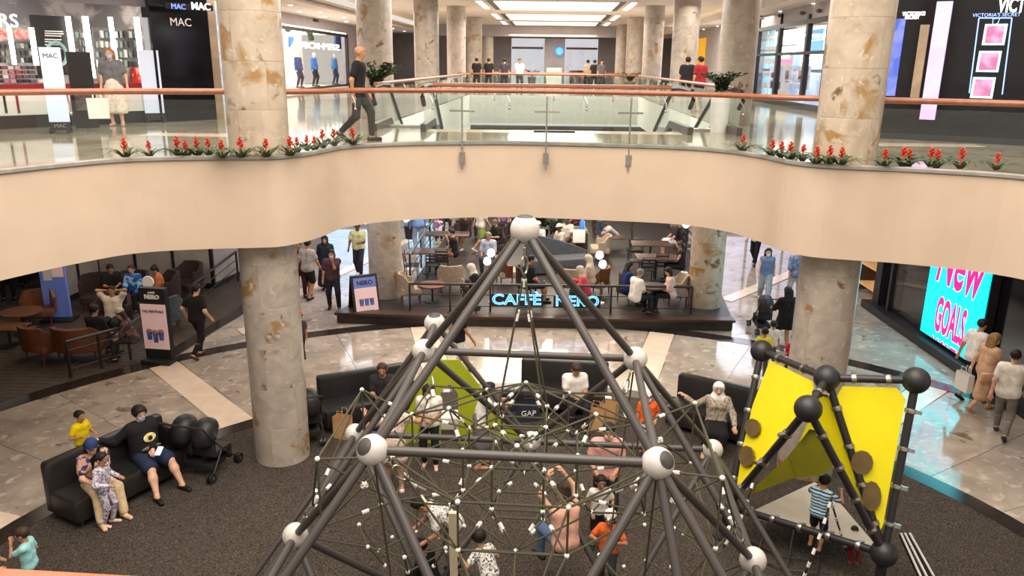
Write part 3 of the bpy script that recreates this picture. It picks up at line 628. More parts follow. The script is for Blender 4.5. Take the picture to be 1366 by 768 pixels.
for i,(x0,y0,x1,y1) in enumerate(((387,49,392,63),(448,46,456,65),(459,54,467,68))):
    F.pxbox(x0,y0,x1,y1,1.0,1.1).obj('hanging_garment',mat('denim_blue',S(60,120,200),.7,noise=[(3,S(90,150,220),.4,.6,2)]) if i<2 else m_black,None,smooth=False,label=['blue garment hanging below the foliage arch','tall blue garment hanging in the middle of the window','dark jacket hanging beside the tall blue garment'][i],cat='garment')
b=bx(-12.02,-11.98,50,58,ZU+.1,8.0); b.obj('white_shop_window',lit('white_shop',(232,226,228),.5,(215,205,210),.5),None,smooth=False,label='plain white lit shop window far along the arcade',cat='shop window')
b=bx(8.60,8.68,47,50,ZU,8.2); b.obj('yellow_banner',lit('yellow_banner',(240,176,30),.5),None,smooth=False,label='orange-yellow banner on the far right shop wall',cat='banner')
b=bx(8.62,8.68,37.5,42,ZU+.3,7.9); b.obj('grey_shop_window',lit('pale_window',(190,184,190),.35,(230,225,230),.8),None,smooth=False,label='pale shop window behind the people in red and black',cat='shop window')
b=bx(8.55,8.6,36,37,6.7,8.0); b.obj('blue_shop_sign',lit('blue_sign',(80,110,190),.6),None,smooth=False,label='small blue hanging shop sign above the pale window',cat='sign')
# ---- escalators
for s in(-1,1):
    t=thing('escalator','escalator descending from the balcony beside the %s planter'%('dark' if s<0 else 'white'),'escalator',(B(s*3.35,17.9),17.9,0))
    for e in(-1,1):
        u=e*.52
        b=MB(); b.tube([(u,-.9,ZU+.55),(u,-1.15,ZU+.72),(u,-1.0,ZU+.9),(u,0,ZU+.93),(u,1,ZU+.9),(u,3.2,ZU-.25)],.05,8); b.obj('handrail',m_black,t)
        b=MB(); b.prism([(u-.01,-1,ZU+.05),(u-.01,1,ZU+.05),(u-.01,3.2,ZU-1.1),(u-.01,3.2,ZU-.3),(u-.01,1,ZU+.85),(u-.01,-1,ZU+.85)],(.02,0,0)); b.obj('glass_side',m_glass,t,smooth=False)
        b=MB(); b.prism([(u-.06,-1.1,ZU),(u-.06,1,ZU),(u-.06,3.2,ZU-1.15),(u-.06,3.2,ZU-1.0),(u-.06,1,ZU+.16),(u-.06,-1.1,ZU+.16)],(.12,0,0)); b.obj('skirt',mat('escalator_dark',S(66,58,54),.4,noise=[(4,S(56,49,46),.4,.6,2)]),t,smooth=False)
    for k in range(8):
        b=MB(); b.box((0,.8+.33*k,ZU-.1-.195*k),(.98,.34,.2)); b.obj('step',m_steel,t,smooth=False)
# ---- planters and bromeliads
def zz_leaves(n,h,spread,seed,lw=.05):
    r=random.Random(seed); b=MB()
    for i in range(n):
        a=r.uniform(0,6.28); tl=h*r.uniform(.6,1); sp=spread*r.uniform(.3,1); pts=[]
        for k in range(6):
            f=k/5; pts.append(Vector((math.cos(a)*sp*f*f,math.sin(a)*sp*f*f,tl*(f-.25*f*f*f))))
        b.tube(pts,[.012]*6,4)
        for k in range(1,6):
            for s in(-1,1):
                p=pts[k]; d=Vector((-math.sin(a)*s,math.cos(a)*s,.5)).normalized()+Vector((math.cos(a),math.sin(a),0))*.4; L=.16*(1.1-k*.08)
                q=Vector((math.cos(a),math.sin(a),0))*lw
                b.add([p,p+d*L*.5+q,p+d*L,p+d*L*.5-q],[(0,1,2,3)])
    return b
for (px,py,w,h,pm,lab,nl,ph,sd) in((958,176,.42,.86,m_white,'leafy green plant in the tall white planter on the balcony',26,.62,3),(503,166,.5,.8,m_dkbulk,'leafy green plant in the dark planter behind the walking man',34,.85,5)):
    g=G(px,py,ZU); t=thing('potted_plant',lab,'potted plant',g)
    b=MB(); b.lathe([(w*.42,0),(w*.5,h*.5),(w*.52,h),(w*.46,h),(w*.45,h-.06),(0.01,h-.06)],n=20); b.obj('planter',pm,t)
    o=zz_leaves(nl,ph,ph*.75,sd).obj('foliage',m_leaf,t,smooth=False); o.location.z=h-.06
for i,(u,v,sd) in enumerate(((4.2,44.6,8),(-1.6,58.5,9),(1.6,58.4,10),(2.4,58.6,12))):
    t=thing('potted_plant',['green plant by the far right column','round dark plant at the far left shop entrance','dark plant row at the far right shop entrance','dark plant at the end of the far right shop entrance'][i],'potted plant',(B(u,v),v,ZU))
    b=MB(); b.lathe([(.25,0),(.32,.55),(.27,.55)],n=12); b.obj('planter',m_dkbulk,t)
    o=zz_leaves(24,.7,.7,sd,.07).obj('foliage',m_leaf,t,smooth=False); o.location.z=.5
def bromeliad(seed):
    r=random.Random(seed); t=thing('bromeliad','x','flower')
    b=MB()
    for i in range(13):
        a=i*2.4+r.uniform(-.2,.2); L=r.uniform(.26,.40); w=.02; vs=[]; n=5
        for k in range(n+1):
            f=k/n; rad=.02+L*f*.85; z=L*(.95*f-.72*f*f*r.uniform(.8,1.1))+.02; ww=w*(1-f**2)+.001
            c=Vector((math.cos(a)*rad,math.sin(a)*rad,z)); q=Vector((-math.sin(a),math.cos(a),0))*ww
            vs+=[c-q,c+q+Vector((0,0,.004))]
        b.add(vs,[(2*k,2*k+1,2*k+3,2*k+2) for k in range(n)])
    b.obj('leaves',m_leaf,t,smooth=False)
    b=MB()
    for i in range(16):
        a=i*2.4; z=.12+.009*i; L=.105*(1-i/22); c=Vector((0,0,z)); d=Vector((math.cos(a),math.sin(a),1.1)).normalized(); q=Vector((-math.sin(a),math.cos(a),0))*.022
        b.add([c,c+d*L*.5+q,c+d*L,c+d*L*.5-q],[(0,1,2,3)])
    b.tube([(0,0,.02),(0,0,.26)],[.014,.006],6)
    b.obj('flower_spike',m_red,t,smooth=False); return t
protos=[bromeliad(i) for i in range(4)]
TOPX=[0,100,180,280,340,374,411,436,467,580,820,914,976,1014,1045,1085,1120,1205,1361]; TOPY=[233,222,216,215,213,213,208,203,200,195,198,200,206,212,219,223,225,228,236]
LB=[168,200,238,249,264,279,297,322,356,388,397,410,420,431,446,471]; RB=[990,1029,1041,1053,1070,1088,1105,1121,1178,1203,1211,1240,1248,1280,1328]
for gi,(L,lab) in enumerate(((LB,'red-flowered bromeliad on the curved ledge at the foot of the column by the cosmetics shop'),(RB,'red-flowered bromeliad on the curved ledge at the foot of the column by the lingerie shop'))):
    for i,px in enumerate(L):
        inc=292<px<392 or 1075<px<1195; y=np.interp(px,TOPX,TOPY)-(1.2 if inc else 3.5+2.0*((i*7)%3)/2); g=G(px,y,ZU+.02)
        t=protos[(i+gi)%4]; t=t if t.get('label')=='x' else copy_tree(t)
        t['label']=lab; t['group']='bromeliads on the %s ledge'%('cosmetics shop' if gi==0 else 'lingerie shop'); t.location=tuple(g); sc=random.Random(px).uniform(.92,1.2); t.scale=(sc,)*3; t.rotation_euler=(0,0,px*1.7)
# ================================================================ CLIMBING FRAME
a_=2.4157; h_=1.7081; TH=R_(4.0); PVY=5.94
def LN(i,j,z):
    x=i*a_; y=(j+.5)*a_
    return Vector((.03+x*math.cos(TH)+y*math.sin(TH),PVY-x*math.sin(TH)+y*math.cos(TH),z))
ND=dict(A=LN(0,0,3*h_),C1=LN(-.5,-.5,2*h_),C2=LN(.5,-.5,2*h_),B2=LN(-.5,.5,2*h_),B3=LN(.5,.5,2*h_),D1=LN(-1,0,h_),D2=LN(1,0,h_),C3=LN(-1,1,h_),C4=LN(0,1,h_),C5=LN(1,1,h_),
 E1=LN(-1,-1,h_),E2=LN(0,-1,h_),E3=LN(1,-1,h_))
ND['B1']=Vector(Vy(580,431,9.55))
GR={k:LN(*k,.04) for k in[(-1.5,-.5),(-.5,-.5),(-.5,.5),(.5,.5),(.5,-.5),(1.5,-.5),(-1.5,.5),(1.5,.5),(-.5,-1.5),(.5,-1.5)]}
frame=thing('climbing_frame','big pyramid climbing frame of grey poles with silver balls and an olive rope net','climbing frame')
RB_=.138; RP=.041
bm_=MB().sphere((0,0,0),RB_,24,16).mesh('ball_node',m_ball)
cb=MB(); cb.lathe([(RB_*1.006*math.sin(R_(q)),RB_*1.006*math.cos(R_(q))) for q in(34,26,18,10,2)],n=20,cap=True); capm=cb.mesh('ball_cap',m_cap)
CAPD=dict(C1=(-.5,-.62,.6),C2=(.5,-.62,.6),A=(0,0,1),B1=(0,-.15,1),E1=(0,0,1),E2=(0,0,1),E3=(0,0,1))
for k,p in ND.items():
    o=ob('ball_node',bm_,frame,loc=p)
    if k in CAPD:
        c=ob('ball_cap',capm,o); c.rotation_mode='QUATERNION'; c.rotation_quaternion=Vector(CAPD[k]).to_track_quat('Z','Y')
for k,p in GR.items():
    b=MB(); b.lathe([(.16,0),(.16,.03),(.06,.05),(.05,.09)],n=16); b.obj('foot_plate',m_pole,frame,loc=(p.x,p.y,.005))
for e in'A-C1 A-C2 A-B2 A-B3 C1-C2 B2-B3 C1-B2 C2-B3 B2-D1 C1-D1 B3-D2 C2-D2 B2-C3 B2-C4 B3-C4 B3-C5 B1-C3 B1-C4 B1-B2 C1-E1 C1-E2 C2-E2 C2-E3 D1-C3 C3-C4 C4-C5 C5-D2 D1-E1 D2-E3'.split():
    p,q=e.split('-'); rod('pole',ND[p],ND[q],RP if 'B1' not in e else RP*.9,m_pole,frame,12)
rod('pole',ND['C2'],LN(.66,-1.0,h_*.9),RP,m_pole,frame,12)
for k,L in dict(D1=[(-1.5,-.5),(-.5,-.5),(-.5,.5)],D2=[(.5,-.5),(1.5,-.5)],C3=[(-.5,.5),(-1.5,.5)],C4=[(-.5,.5),(.5,.5)],C5=[(.5,.5),(1.5,.5)],E1=[(-1.5,-.5)],E2=[(-.5,-1.5),(.5,-1.5)],E3=[(1.5,-.5)]).items():
    for g in L: rod('pole',ND[k],GR[g],RP,m_pole,frame,12)
# rope net : nested shells of square rings round the three axes
NC=LN(0,0,2.72); ax=[Vector((math.cos(TH),-math.sin(TH),0)),Vector((math.sin(TH),math.cos(TH),0)),Vector((0,0,1))]
kk=2.3; conn=MB(); shells=[]
def shell(s,zs):
    V={}
    for axis in range(3):
        for sg in(-1,1):
            for u in(-1,1):
                for v in(-1,1):
                    c=[0,0,0]; c[axis]=sg*kk; c[(axis+1)%3]=u; c[(axis+2)%3]=v
                    p=NC+ax[0]*c[0]*s+ax[1]*c[1]*s+ax[2]*c[2]*s*zs
                    if p.z<.25: p.z=.25
                    V[tuple(c)]=p
    return V
def edges(V):
    ks=list(V); E=[]
    for i in range(len(ks)):
        for j in range(i):
            if abs(math.dist(ks[i],ks[j]))<2.01: E.append((ks[i],ks[j]))
    return E
S1=shell(.245,.9)
ax0=list(ax); ca=math.cos(math.pi/4); ax=[(ax0[0]+ax0[1])*ca,(ax0[1]-ax0[0])*ca,ax0[2]]
S2=shell(.52,.46); ax=ax0; S3=shell(.80,.45)
S3={k:v for k,v in S3.items() if abs(k[0])>2}
for V in(S1,S2,S3):
    for p,q in edges(V): rod('rope',V[p],V[q],.0105,m_rope,frame,6)
    for p in V.values(): conn.sphere(p,.026,8,6)
LK=set()
for k in S1: LK.add((k,min(S2,key=lambda w:(S2[w]-S1[k]).length)))
for w in S2: LK.add((min(S1,key=lambda k:(S2[w]-S1[k]).length),w))
LK=[(S1[a],S2[b]) for a,b in sorted(LK)]
for w in sorted(S3):
    for k in sorted(S2,key=lambda k:(S2[k]-S3[w]).length)[:2]: LK.append((S2[k],S3[w]))
for (p,q) in LK:
    rod('rope',p,q,.0105,m_rope,frame,6); c=p.lerp(q,.4); d=(q-p).normalized()*.035; conn.tube([c-d,c+d],.02,7)
def hook(node,tgts,L=.34,parent=frame):
    p=ND[node]; c=sum(tgts,Vector())/len(tgts); d=(c-p).normalized(); h0=p+d*(RB_+.02); h1=h0+d*L
    up=d.orthogonal().normalized(); b=MB()
    b.tube([h0+d*.02,h0+d*.09],.012,6); m=h0+d*.19
    b.tube([m+d*.09*math.cos(t)+up*.045*math.sin(t) for t in[k*math.pi/6 for k in range(12)]],.010,6,closed=True)
    b.obj('carabiner',m_steel,frame)
    conn.tube([h1-d*.02,h1+d*.06],.026,8)
    for t in tgts:
        rod('rope',h0+d*.27,t,.0105,m_rope,frame,6)
        e=h1.lerp(t,.25); dd=(t-h1).normalized()*.035; conn.tube([e-dd,e+dd],.019,7)
hook('A',[S1[k] for k in S1 if k[2]>2][:4])
for nm,axis,sg in(('D1',0,-1),('D2',0,1),('C4',1,1),('E2',1,-1)):
    hook(nm,[S3[k] for k in S3 if k[axis]*sg>2] if axis==0 else [S2[k] for k in sorted(S2,key=lambda k:(S2[k]-ND[nm]).length)[:4]])
for nm,sx,sy in(('C1',-1,-1),('C2',1,-1),('B2',-1,1),('B3',1,1)):
    T=sorted(S2,key=lambda k:(S2[k]-ND[nm]).length)[:3]; hook(nm,[S2[k] for k in T])
conn.obj('rope_connectors',m_conn,frame,kind='stuff')
# small ladder net by the left side, seen below the C1-C2 bar
def ringnet(c,r,n,z,par):
    P=[Vector((c[0]+r*math.cos(2*math.pi*k/n),c[1]+r*math.sin(2*math.pi*k/n),z)) for k in range(n)]
    return P
cn2=MB()
for (cx,cy,z) in((LN(-.55,.35,0).x,LN(-.55,.35,0).y,1.35),(LN(.62,.30,0).x,LN(.62,.30,0).y,1.2),(LN(-.3,-.1,0).x,LN(-.3,-.1,0).y,.9),(LN(.3,-.1,0).x,LN(.3,-.1,0).y,.9)):
    P1=ringnet((cx,cy),.62,8,z,frame); P2=ringnet((cx,cy),.40,8,z-.35,frame)
    for k in range(8):
        rod('rope',P1[k],P1[(k+1)%8],.0105,m_rope,frame,6); rod('rope',P1[k],P2[k],.0105,m_rope,frame,6)
        if k%2==0: rod('rope',P2[k],P2[(k+2)%8],.0105,m_rope,frame,6)
        cn2.sphere(P1[k],.026,8,6); cn2.sphere(P2[k],.024,8,6)
    nn=sorted(ND,key=lambda q:(ND[q]-Vector((cx,cy,z))).length)[:3]
    for q in nn:
        t=min(P1,key=lambda w:(w-ND[q]).length); rod('rope',t,ND[q]+(t-ND[q]).normalized()*(RB_+.02),.0105,m_rope,frame,6)
cn2.obj('rope_connectors',m_conn,frame,kind='stuff')
# free-standing lime panel with an opening, behind the girls
lp=thing('arch_panel','free-standing lime green panel with an opening behind the girls in the net','play panel',tuple(G(606,592)))
o0=np.array(lp.location); nn=np.array([0,math.cos(R_(6)),math.sin(R_(6))*-1.])
poly=[tuple(onplane(x,y,o0,nn)-o0) for x,y in((581,480),(612,480),(652,530),(700,591),(611,592),(611,525),(600,512),(588,520),(588,592),(526,592),(540,555))]
b=MB(); b.prism(poly,(0,.04,0)); b.obj('panel',m_lime,lp,smooth=False)
b=MB(); b.box((-.6,.2,.03),(.08,.5,.06)); b.box((.6,.2,.03),(.08,.5,.06)); b.obj('foot',m_bpole,lp,smooth=False)
g=G(600,572); b=MB(); b.bbox((g[0],g[1]+.15,.12),(.45,.4,.24),.02); b.obj('white_step',m_white,None,label='low white block seen through the opening of the lime panel',cat='step')
b=MB(); p=G(622,768,0); b.box((-.62,7.62,.0+.95),(.085,.05,1.9),rx=.12); b.obj('white_post',mat('cream_board',S(226,210,180),.5,noise=[(3,S(216,200,170),.4,.6,2)]),None,smooth=False,label='upright cream board standing inside the rope net',cat='post')
# ================================================================ YELLOW FRAME
yf=thing('panel_frame','black tubular climbing frame with bright yellow panels and black balls','climbing frame')
YN=dict(Y1=Dp(1016,468,11.6),Y2=Dp(1103,504,9.9),Y3=Dp(1222,507,9.6),Y4=Dp(1078,545,9.3),Y5=Dp(1179,738,9.75),Y6=Dp(971,674,11.3))
YN={k:Vector(v) for k,v in YN.items()}
YN['Y7']=Vector((YN['Y5'].x+1.5,YN['Y5'].y+2.6,.2))
bb_=MB().sphere((0,0,0),.165,24,16).mesh('ball_node',m_bball)
for k,p in YN.items():
    if k!='Y7': ob('ball_node',bb_,yf,loc=p)
clamp=MB()
def ypole(p,q,r=.05,nc=4):
    A,B_=YN[p],YN[q]; rod('pole',A,B_,r,m_bpole,yf,12); d=(B_-A).normalized()
    for k in range(nc):
        c=A.lerp(B_,(k+.8)/(nc+.6)); o=d.orthogonal().normalized()
        b=MB(); b.lathe([(r*1.25,-.03),(r*1.4,0),(r*1.25,.03)],n=10,cap=True); b.box((r*1.7,0,0),(.09,.035,.05)); 
        ob_=b.obj('clamp',m_steel,yf,smooth=True); ob_.location=c; ob_.rotation_mode='QUATERNION'; ob_.rotation_quaternion=d.to_track_quat('Z','Y')
for p,q,n in(('Y1','Y2',2),('Y2','Y3',2),('Y2','Y4',1),('Y1','Y6',4),('Y3','Y5',4),('Y2','Y5',4),('Y4','Y6',3),('Y4','Y5',4),('Y6','Y5',5)): ypole(p,q,.05,n)
for k in('Y5','Y6'):
    b=MB(); b.lathe([(.2,0),(.2,.03),(.07,.05),(.06,max(YN[k].z,.1))],n=14); b.obj('foot',m_bpole,yf,loc=(YN[k].x,YN[k].y,0.012))
def ypanel(px,tri,mt,name='panel',off=0.0,th=.025,label=None):
    A,B_,C_=[np.array(YN[k]) for k in tri]; n=np.cross(B_-A,C_-A); n/=np.linalg.norm(n)
    if n[1]<0: n=-n
    P=[onplane(x,y,A+n*off,n) for x,y in px]; b=MB(); b.prism(P,tuple(n*th)); return b.obj(name,mt,yf,smooth=False,label=label)
ypanel([(1027,480),(1082,508),(1087,530),(1066,560),(1000,640),(982,655),(990,600),(1004,540)],('Y1','Y2','Y6'),m_yellow,label='bright yellow panel')
ypanel([(1124,515),(1196,517),(1208,532),(1178,700),(1172,712),(1150,640),(1128,570),(1115,530)],('Y2','Y3','Y5'),m_yellow,label='bright yellow panel')
ypanel([(1092,530),(1108,530),(1140,620),(1170,710),(1130,640),(1106,600),(1092,575),(1080,572),(1066,590)],('Y2','Y5','Y6'),m_yellow,off=.02,label='bright yellow panel')
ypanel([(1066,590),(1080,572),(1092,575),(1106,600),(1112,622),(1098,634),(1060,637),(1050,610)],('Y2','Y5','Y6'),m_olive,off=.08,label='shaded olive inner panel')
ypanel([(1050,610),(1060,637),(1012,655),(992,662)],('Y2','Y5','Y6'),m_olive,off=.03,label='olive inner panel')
for tri,cx,cy,rx,ry in((('Y1','Y2','Y6'),1003,570,10,12),(('Y1','Y2','Y6'),995,608,10,14),(('Y2','Y3','Y5'),1150,617,15,16),(('Y2','Y3','Y5'),1163,662,13,20)):
    ypanel([(cx+rx*math.cos(t),cy+ry*math.sin(t)) for t in[k*math.pi/6 for k in range(12)]],tri,m_hold,'hold',-.05,.03)
pl=[G(x,y,.42) for x,y in((1003,684),(1086,645),(1105,655),(1166,727),(1160,733),(1010,692))]
b=MB(); b.prism(pl,(0,0,.03)); b.obj('platform',m_platform,yf,smooth=False,label='pale grey platform panel')
yconn=MB()
for P in([(1110,662),(1097,705),(1082,745),(1070,775)],[(1012,612),(1000,660),(985,700),(965,730)],[(1108,665),(1118,700),(1130,735)]):
    zs=np.linspace(1.25,.1,len(P)); pts=[G(x,y,z) for (x,y),z in zip(P,zs)]
    b=MB(); b.tube(pts,.013,6); b.obj('rope',m_black,yf)
    for k in range(len(pts)-1):
        for f in(.25,.75):
            c=Vector(pts[k]).lerp(Vector(pts[k+1]),f); d=(Vector(pts[k+1])-Vector(pts[k])).normalized()*.04; yconn.tube([c-d,c+d],.022,7)
yconn.obj('rope_connectors',m_conn,yf,kind='stuff')
for P in([(1000,720),(1040,742),(1085,748)],[(1010,745),(1050,760),(1090,765)],[(1024,690),(1010,745)],[(1060,700),(1050,760)],[(1095,712),(1090,765)]):
    b=MB(); b.tube([G(x,y,.06) for x,y in P],.012,6); b.obj('rope',m_black,yf)
# striped ramp plate beside the foot
A=[G(1200,712,.75),G(1216,712,.75),G(1262,790,.1),G(1238,796,.1)]
b=MB(); b.prism(A,(0,.02,-.03)); rp=b.obj('striped_plate',m_black,yf,smooth=False,label='black plate with white stripes')
for f in(.06,.4,.8):
    P0=Vector(A[0]).lerp(Vector(A[1]),f); P1=Vector(A[3]).lerp(Vector(A[2]),f); b=MB(); b.tube([P0+Vector((0,-.01,.02)),P1+Vector((0,-.01,.02))],.016,6); b.obj('stripe',m_conn,rp)
# ================================================================ SOFAS, BAGS, PUSHCHAIRS
def sofa(x,y,w,label,face=None,arm=None,d=.78,dz=0):
    an=math.atan2(CY-y,CX-x)+math.pi/2 if face is None else face   # local -Y faces the circle centre
    t=thing('lounge_sofa',label,'sofa',(x,y,0.012),an)
    b=MB(); b.bbox((0,-.06,.27),(w,d-.14,.36),.05); b.obj('seat',m_leather,t)
    b=MB(); b.bbox((0,d/2-.10,.50),(w,.20,.82),.06); b.obj('backrest',m_leather,t)
    if arm:
        for s in arm: b=MB(); b.bbox((s*(w/2-.08),0,.44),(.16,d,.70),.06); b.obj('armrest',m_leather,t)
    for sx in(-1,1):
        for sy in(-1,1):
            b=MB(); b.lathe([(.025,0),(.03,.10)],n=10); b.obj('leg',m_steel,t,loc=(sx*(w/2-.12),sy*(d/2-.12),0))
    return t
sofa(-2.75,13.75,1.75,'black lounge sofa with the paper bag in front, beside the veined column',arm=(1,))
sofa(1.05,14.35,1.75,'black lounge sofa where the man in the white T-shirt sits behind the rope net')
sofa(3.85,13.35,1.75,'black lounge sofa where the woman in the white headscarf sits',arm=(1,))
SFX,SFY=-6.1,10.95
sofa(SFX,SFY,2.0,'black lounge sofa with the family beside the double stroller',arm=(1,))
def bag(px,py,w,d,h,mt,label,rz=0,txt=None,z=0.012,hd=True):
    g=G(px,py,z); t=thing('shopping_bag',label,'bag',g,rz)
    b=MB(); vs=[]
    for zz,k in((0,1),(h,1.03)):
        for sx,sy in((-1,-1),(1,-1),(1,1),(-1,1)): vs.append((sx*w/2*k,sy*d/2*k,zz))
    b.add(vs,[(3,2,1,0),(0,1,5,4),(1,2,6,5),(2,3,7,6),(3,0,4,7)]); b.obj('bag_body',mt,t,smooth=False)
    for s in(-1,1):
        b=MB(); b.tube([(-w*.2,s*d*.48,h*.96),(-w*.17,s*d*.46,h+.13),(w*.17,s*d*.46,h+.13),(w*.2,s*d*.48,h*.96)],.008,5); b.obj('handle',mt,t)
    if txt: text(txt,h*.42,m_white,(0,-d/2*1.03-.004,h*.5),(1,0,0),(0,0,1),t,'lettering',extrude=.003)
    return t
bag(458,583,.30,.18,.42,m_kraft,'tall brown paper bag standing in front of the sofa near the veined column',rz=-.35)
bag(704,560,.42,.18,.36,m_navy,'navy shopping bag with white lettering on the floor by the sofa',rz=.12,txt='GAP')
bag(683,547,.34,.16,.34,m_navy,'plain navy shopping bag behind the lettered navy bag',rz=.3)
bag(793,572,.36,.2,.40,m_kraft,'wide brown paper bag beside the seated man in the white T-shirt',rz=-.3)
bag(812,562,.30,.18,.40,m_kraft,'second brown paper bag leaning behind the wide paper bag',rz=-.5)
def stroller(x,y,rz,n,label,mt=m_black):
    t=thing('stroller',label,'stroller',(x,y,0.012),rz); w=.40*n
    for i in range(n):
        cx=(i-(n-1)/2)*.40
        b=MB(); vs=[]; fs=[]; m=9
        for k in range(m):
            an=R_(-25+150*k/(m-1))
            for q in range(9):
                be=R_(-90+180*q/8); rr=math.cos(be)**.5 if q not in(0,8) else 0
                vs.append((cx+.19*math.sin(be),.12-(-.30)*math.cos(an)*rr*.9,.70+.32*math.sin(an)*rr))
        fs=[(k*9+q,k*9+q+1,(k+1)*9+q+1,(k+1)*9+q) for k in range(m-1) for q in range(8)]
        b.add(vs,fs); c_=b.obj('canopy',mt,t); md=c_.modifiers.new('s','SOLIDIFY'); md.thickness=.02
        b=MB(); b.bbox((cx,-.02,.40),(.36,.42,.10),.03); b.bbox((cx,.20,.62),(.36,.10,.46),.03); b.bbox((cx,-.22,.30),(.34,.08,.26),.02); b.obj('seat',mt,t)
    b=MB(); b.bbox((0,.05,.20),(w*.8,.40,.12),.02); b.obj('basket',mt,t)
    b=MB()
    for s in(-1,1):
        b.tube([(s*w/2,-.36,.12),(s*w/2,.0,.42),(s*w/2,.36,.85),(s*w/2,.46,1.0)],.014,6); b.tube([(s*w/2,.34,.10),(s*w/2,.05,.46)],.014,6)
    b.tube([(-w/2,.46,1.0),(w/2,.46,1.0)],.018,8); b.obj('frame',m_bpole,t)
    for sx in(-1,1):
        for sy in(-.38,.36):
            for dx in(-.03,.03):
                b=MB(); b.tube([(0,0,0),(.028,0,0)],.085,14); wl=b.obj('wheel',m_black,t,loc=(sx*w/2+dx,sy,.087))
                b=MB(); b.tube([(-.004,0,0),(.032,0,0)],.035,10); b.obj('hub',m_steel,wl)
    return t
g=G(262,642); stroller(g[0]+.0,g[1]+.38,R_(165),2,'black double stroller parked beside the family sofa')
g=G(412,592); stroller(g[0]-.02,g[1]+.2,R_(200),1,'dark stroller parked half behind the veined column')
# ================================================================ PEOPLE
def surfnet(prims,h,k=.03,cuts=(),pad=.03):
    """prims: (a,b,ra,rb) rounded cones joined smoothly; cuts: (centre,r) spheres removed, or (point,normal) half-spaces removed."""
    lo=np.min([np.minimum(np.array(p[0])-p[2],np.array(p[1])-p[3]) for p in prims],0)-pad-h; hi=np.max([np.maximum(np.array(p[0])+p[2],np.array(p[1])+p[3]) for p in prims],0)+pad+h
    n=np.ceil((hi-lo)/h).astype(int)+1
    D=np.full(n,1.0,np.float32); ax=[(lo[i]+h*np.arange(n[i])).astype(np.float32) for i in range(3)]
    for (a,b,ra,rb) in prims:
        a=np.array(a,np.float32); b=np.array(b,np.float32); R=max(ra,rb)+k+2*h
        i0=np.maximum(((np.minimum(a,b)-R-lo)/h).astype(int),0); i1=np.minimum(((np.maximum(a,b)+R-lo)/h).astype(int)+2,n)
        sl=tuple(slice(i0[i],i1[i]) for i in range(3))
        X=ax[0][sl[0]][:,None,None]-a[0]; Y=ax[1][sl[1]][None,:,None]-a[1]; Z=ax[2][sl[2]][None,None,:]-a[2]
        d=b-a; dd=float(d@d)
        if dd<1e-9: t=0*X+0*Y+0*Z
        else: t=np.clip((X*d[0]+Y*d[1]+Z*d[2])/dd,0,1)
        v=np.sqrt((X-d[0]*t)**2+(Y-d[1]*t)**2+(Z-d[2]*t)**2)-(ra+(rb-ra)*t)
        o=D[sl]; q=np.maximum(k-np.abs(o-v),0)/k; D[sl]=np.minimum(o,v)-q*q*k*.25
    for c in cuts:
        X=ax[0][:,None,None]-c[0][0]; Y=ax[1][None,:,None]-c[0][1]; Z=ax[2][None,None,:]-c[0][2]
        if np.isscalar(c[1]): D=np.maximum(D,c[1]-np.sqrt(X*X+Y*Y+Z*Z))
        else: D=np.maximum(D,X*c[1][0]+Y*c[1][1]+Z*c[1][2])
    ins=D<0
    cnt=np.zeros(n-1,np.int8)
    for dx in(0,1):
        for dy in(0,1):
            for dz in(0,1): cnt+=ins[dx:n[0]-1+dx,dy:n[1]-1+dy,dz:n[2]-1+dz]
    act=(cnt>0)&(cnt<8); idx=np.full(n-1,-1,np.int64); I=np.argwhere(act); idx[act]=np.arange(len(I))
    acc=np.zeros((len(I),3),np.float32); wt=np.zeros(len(I),np.float32)
    cor=[(0,0,0),(1,0,0),(0,1,0),(1,1,0),(0,0,1),(1,0,1),(0,1,1),(1,1,1)]
    cv=[D[I[:,0]+c[0],I[:,1]+c[1],I[:,2]+c[2]] for c in cor]
    for i in range(8):
        for j in range(i+1,8):
            if sum(abs(cor[i][q]-cor[j][q]) for q in range(3))!=1: continue
            m=(cv[i]<0)!=(cv[j]<0); t=np.where(m,cv[i]/(cv[i]-cv[j]+1e-12),0)
            for q in range(3): acc[:,q]+=np.where(m,cor[i][q]+t*(cor[j][q]-cor[i][q]),0)
            wt+=m
    V=(I+acc/np.maximum(wt,1)[:,None])*h+lo
    faces=[]
    for axx in range(3):
        u,w=(axx+1)%3,(axx+2)%3
        s0=[slice(None)]*3; s1=[slice(None)]*3; s0[axx]=slice(0,-1); s1[axx]=slice(1,None)
        ch=ins[tuple(s0)]!=ins[tuple(s1)]; E=np.argwhere(ch); E=E[(E[:,u]>0)&(E[:,w]>0)&(E[:,u]<n[u]-1)&(E[:,w]<n[w]-1)]
        if len(E)==0: continue
        def cell(du,dw):
            c=E.copy(); c[:,u]-=du; c[:,w]-=dw; return idx[c[:,0],c[:,1],c[:,2]]
        q=np.stack([cell(1,1),cell(0,1),cell(0,0),cell(1,0)],1)
        fl=~ins[E[:,0],E[:,1],E[:,2]]; q[fl]=q[fl][:,::-1]; faces.append(q)
    Fc=np.concatenate(faces); Fc=Fc[(Fc>=0).all(1)]
    return V,Fc
def npmesh(name,V,Fc,mats,extra=None):
    me=bpy.data.meshes.new(name); nv=len(V); vs=V; fcs=[tuple(f) for f in Fc.tolist()]; mi=[0]*len(fcs); vl=[tuple(v) for v in V.tolist()]
    if extra is not None: vl+=extra.v; fcs+=[tuple(i+nv for i in f) for f in extra.f]; mi+=extra.m
    me.from_pydata(vl,[],fcs)
    for m in mats: me.materials.append(m)
    if len(mats)>1: me.polygons.foreach_set('material_index',mi)
    me.polygons.foreach_set('use_smooth',[True]*len(fcs)); me.update(); return me
